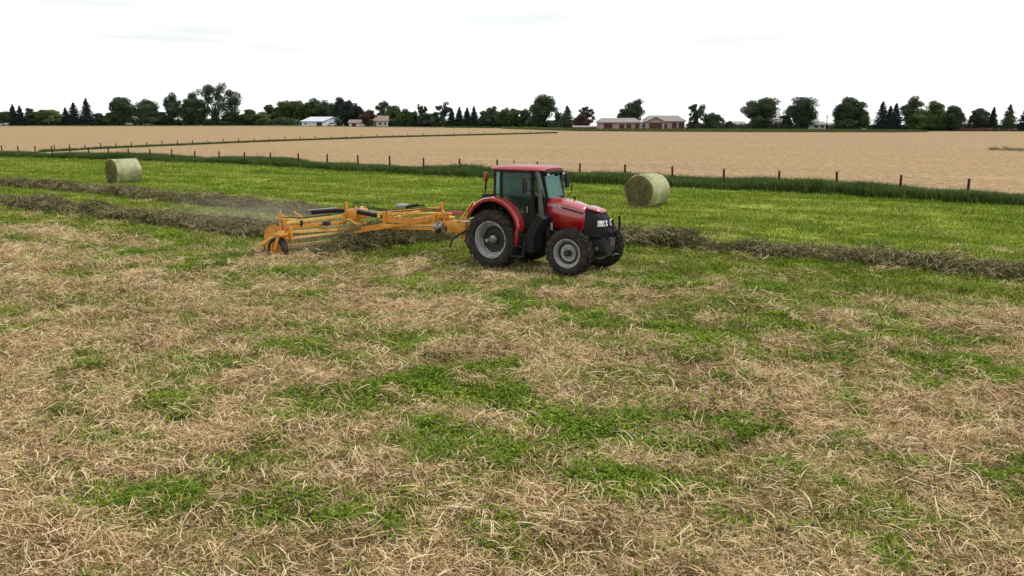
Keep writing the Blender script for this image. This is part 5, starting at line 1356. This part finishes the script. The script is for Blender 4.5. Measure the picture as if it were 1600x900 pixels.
# caster wheels
def caster(x, y, R_, W_, fork=True, mat=None):
    m = MB(); r0 = R_*.62
    m.lathe_y([(r0, -W_*.38), (R_*.80, -W_*.52), (R_*.94, -W_*.44), (R_, -W_*.2), (R_, W_*.2), (R_*.94, W_*.44), (R_*.80, W_*.52), (r0, W_*.38)], 30)
    t_ = rb_wheel("tyre", m, RUBBER, (x, y, R_))
    m = MB(); m.lathe_y([(r0+.01, -W_*.42), (r0-.02, -W_*.36), (r0*.8, -W_*.1), (.07, -W_*.12), (.06, -W_*.35), (.001, -W_*.35)], 24); m.lathe_y([(r0+.01, W_*.42), (r0*.8, W_*.1), (.06, W_*.3), (.001, W_*.3)], 24)
    link("rim", m.mesh("rim"), mat or YEL, t_)
    m = MB(); m.beam((x, y-W_*.62, R_), (x+.16, y-W_*.5, R_*2+.06), .03, .09); m.beam((x, y+W_*.62, R_), (x+.16, y+W_*.5, R_*2+.06), .03, .09)
    m.box(x+.06, x+.30, y-W_*.66, y+W_*.66, R_*2+.04, R_*2+.13, .02); m.beam((x+.2, y, R_*2+.1), (x+.15, y+.1, .85), .08, .08)
    rb(m, "fork", YEL)
def rb_wheel(name, m, mat, loc):
    o = link(name, m.mesh(name), mat, rake); o.location = Vector(loc)-OFF; return o
caster(-6.22, -3.02, .34, .24); caster(-4.6, 3.3, .34, .24); caster(-5.9, .2, .34, .24)
caster(-7.15, -2.50, .19, .10, mat=SILVER)

# ------------------------------------------------------------------ chaff and dust hanging behind the rake
DU = bpy.data.materials.new("chaff_dust"); DU.use_nodes = True; dn = DU.node_tree; dn.nodes.clear()
do_ = dn.nodes.new("ShaderNodeOutputMaterial"); pv = dn.nodes.new("ShaderNodeVolumePrincipled"); pv.inputs["Color"].default_value = (0.72, 0.64, 0.50, 1)
tc_ = dn.nodes.new("ShaderNodeTexCoord"); ln_ = dn.nodes.new("ShaderNodeVectorMath"); ln_.operation = 'LENGTH'
dn.links.new(tc_.outputs["Object"], ln_.inputs[0])
mr = dn.nodes.new("ShaderNodeMapRange"); mr.inputs["From Min"].default_value = 1.0; mr.inputs["From Max"].default_value = 0.2; dn.links.new(ln_.outputs["Value"], mr.inputs["Value"])
nz_ = dn.nodes.new("ShaderNodeTexNoise"); nz_.inputs["Scale"].default_value = 2.2; nz_.inputs["Detail"].default_value = 3; dn.links.new(tc_.outputs["Object"], nz_.inputs["Vector"])
m1 = dn.nodes.new("ShaderNodeMath"); m1.operation = 'MULTIPLY'; dn.links.new(mr.outputs[0], m1.inputs[0]); dn.links.new(nz_.outputs[0], m1.inputs[1])
m2 = dn.nodes.new("ShaderNodeMath"); m2.operation = 'MULTIPLY'; m2.inputs[1].default_value = 0.26; dn.links.new(m1.outputs[0], m2.inputs[0])
dn.links.new(m2.outputs[0], pv.inputs["Density"]); dn.links.new(pv.outputs[0], do_.inputs["Volume"])
mb = MB(); bmesh.ops.create_icosphere(mb.bm, subdivisions=3, radius=1.0)
dust = mb.build("chaff_dust", DU); dust.location = T2W(-11.5, 1.2, 0.55); dust.rotation_euler = (0, 0, TH); dust.scale = (5.5, 1.9, 0.9)
tag(dust, "thin grey veil of chaff dust drifting behind the left end of the rake", "dust", kind="stuff")
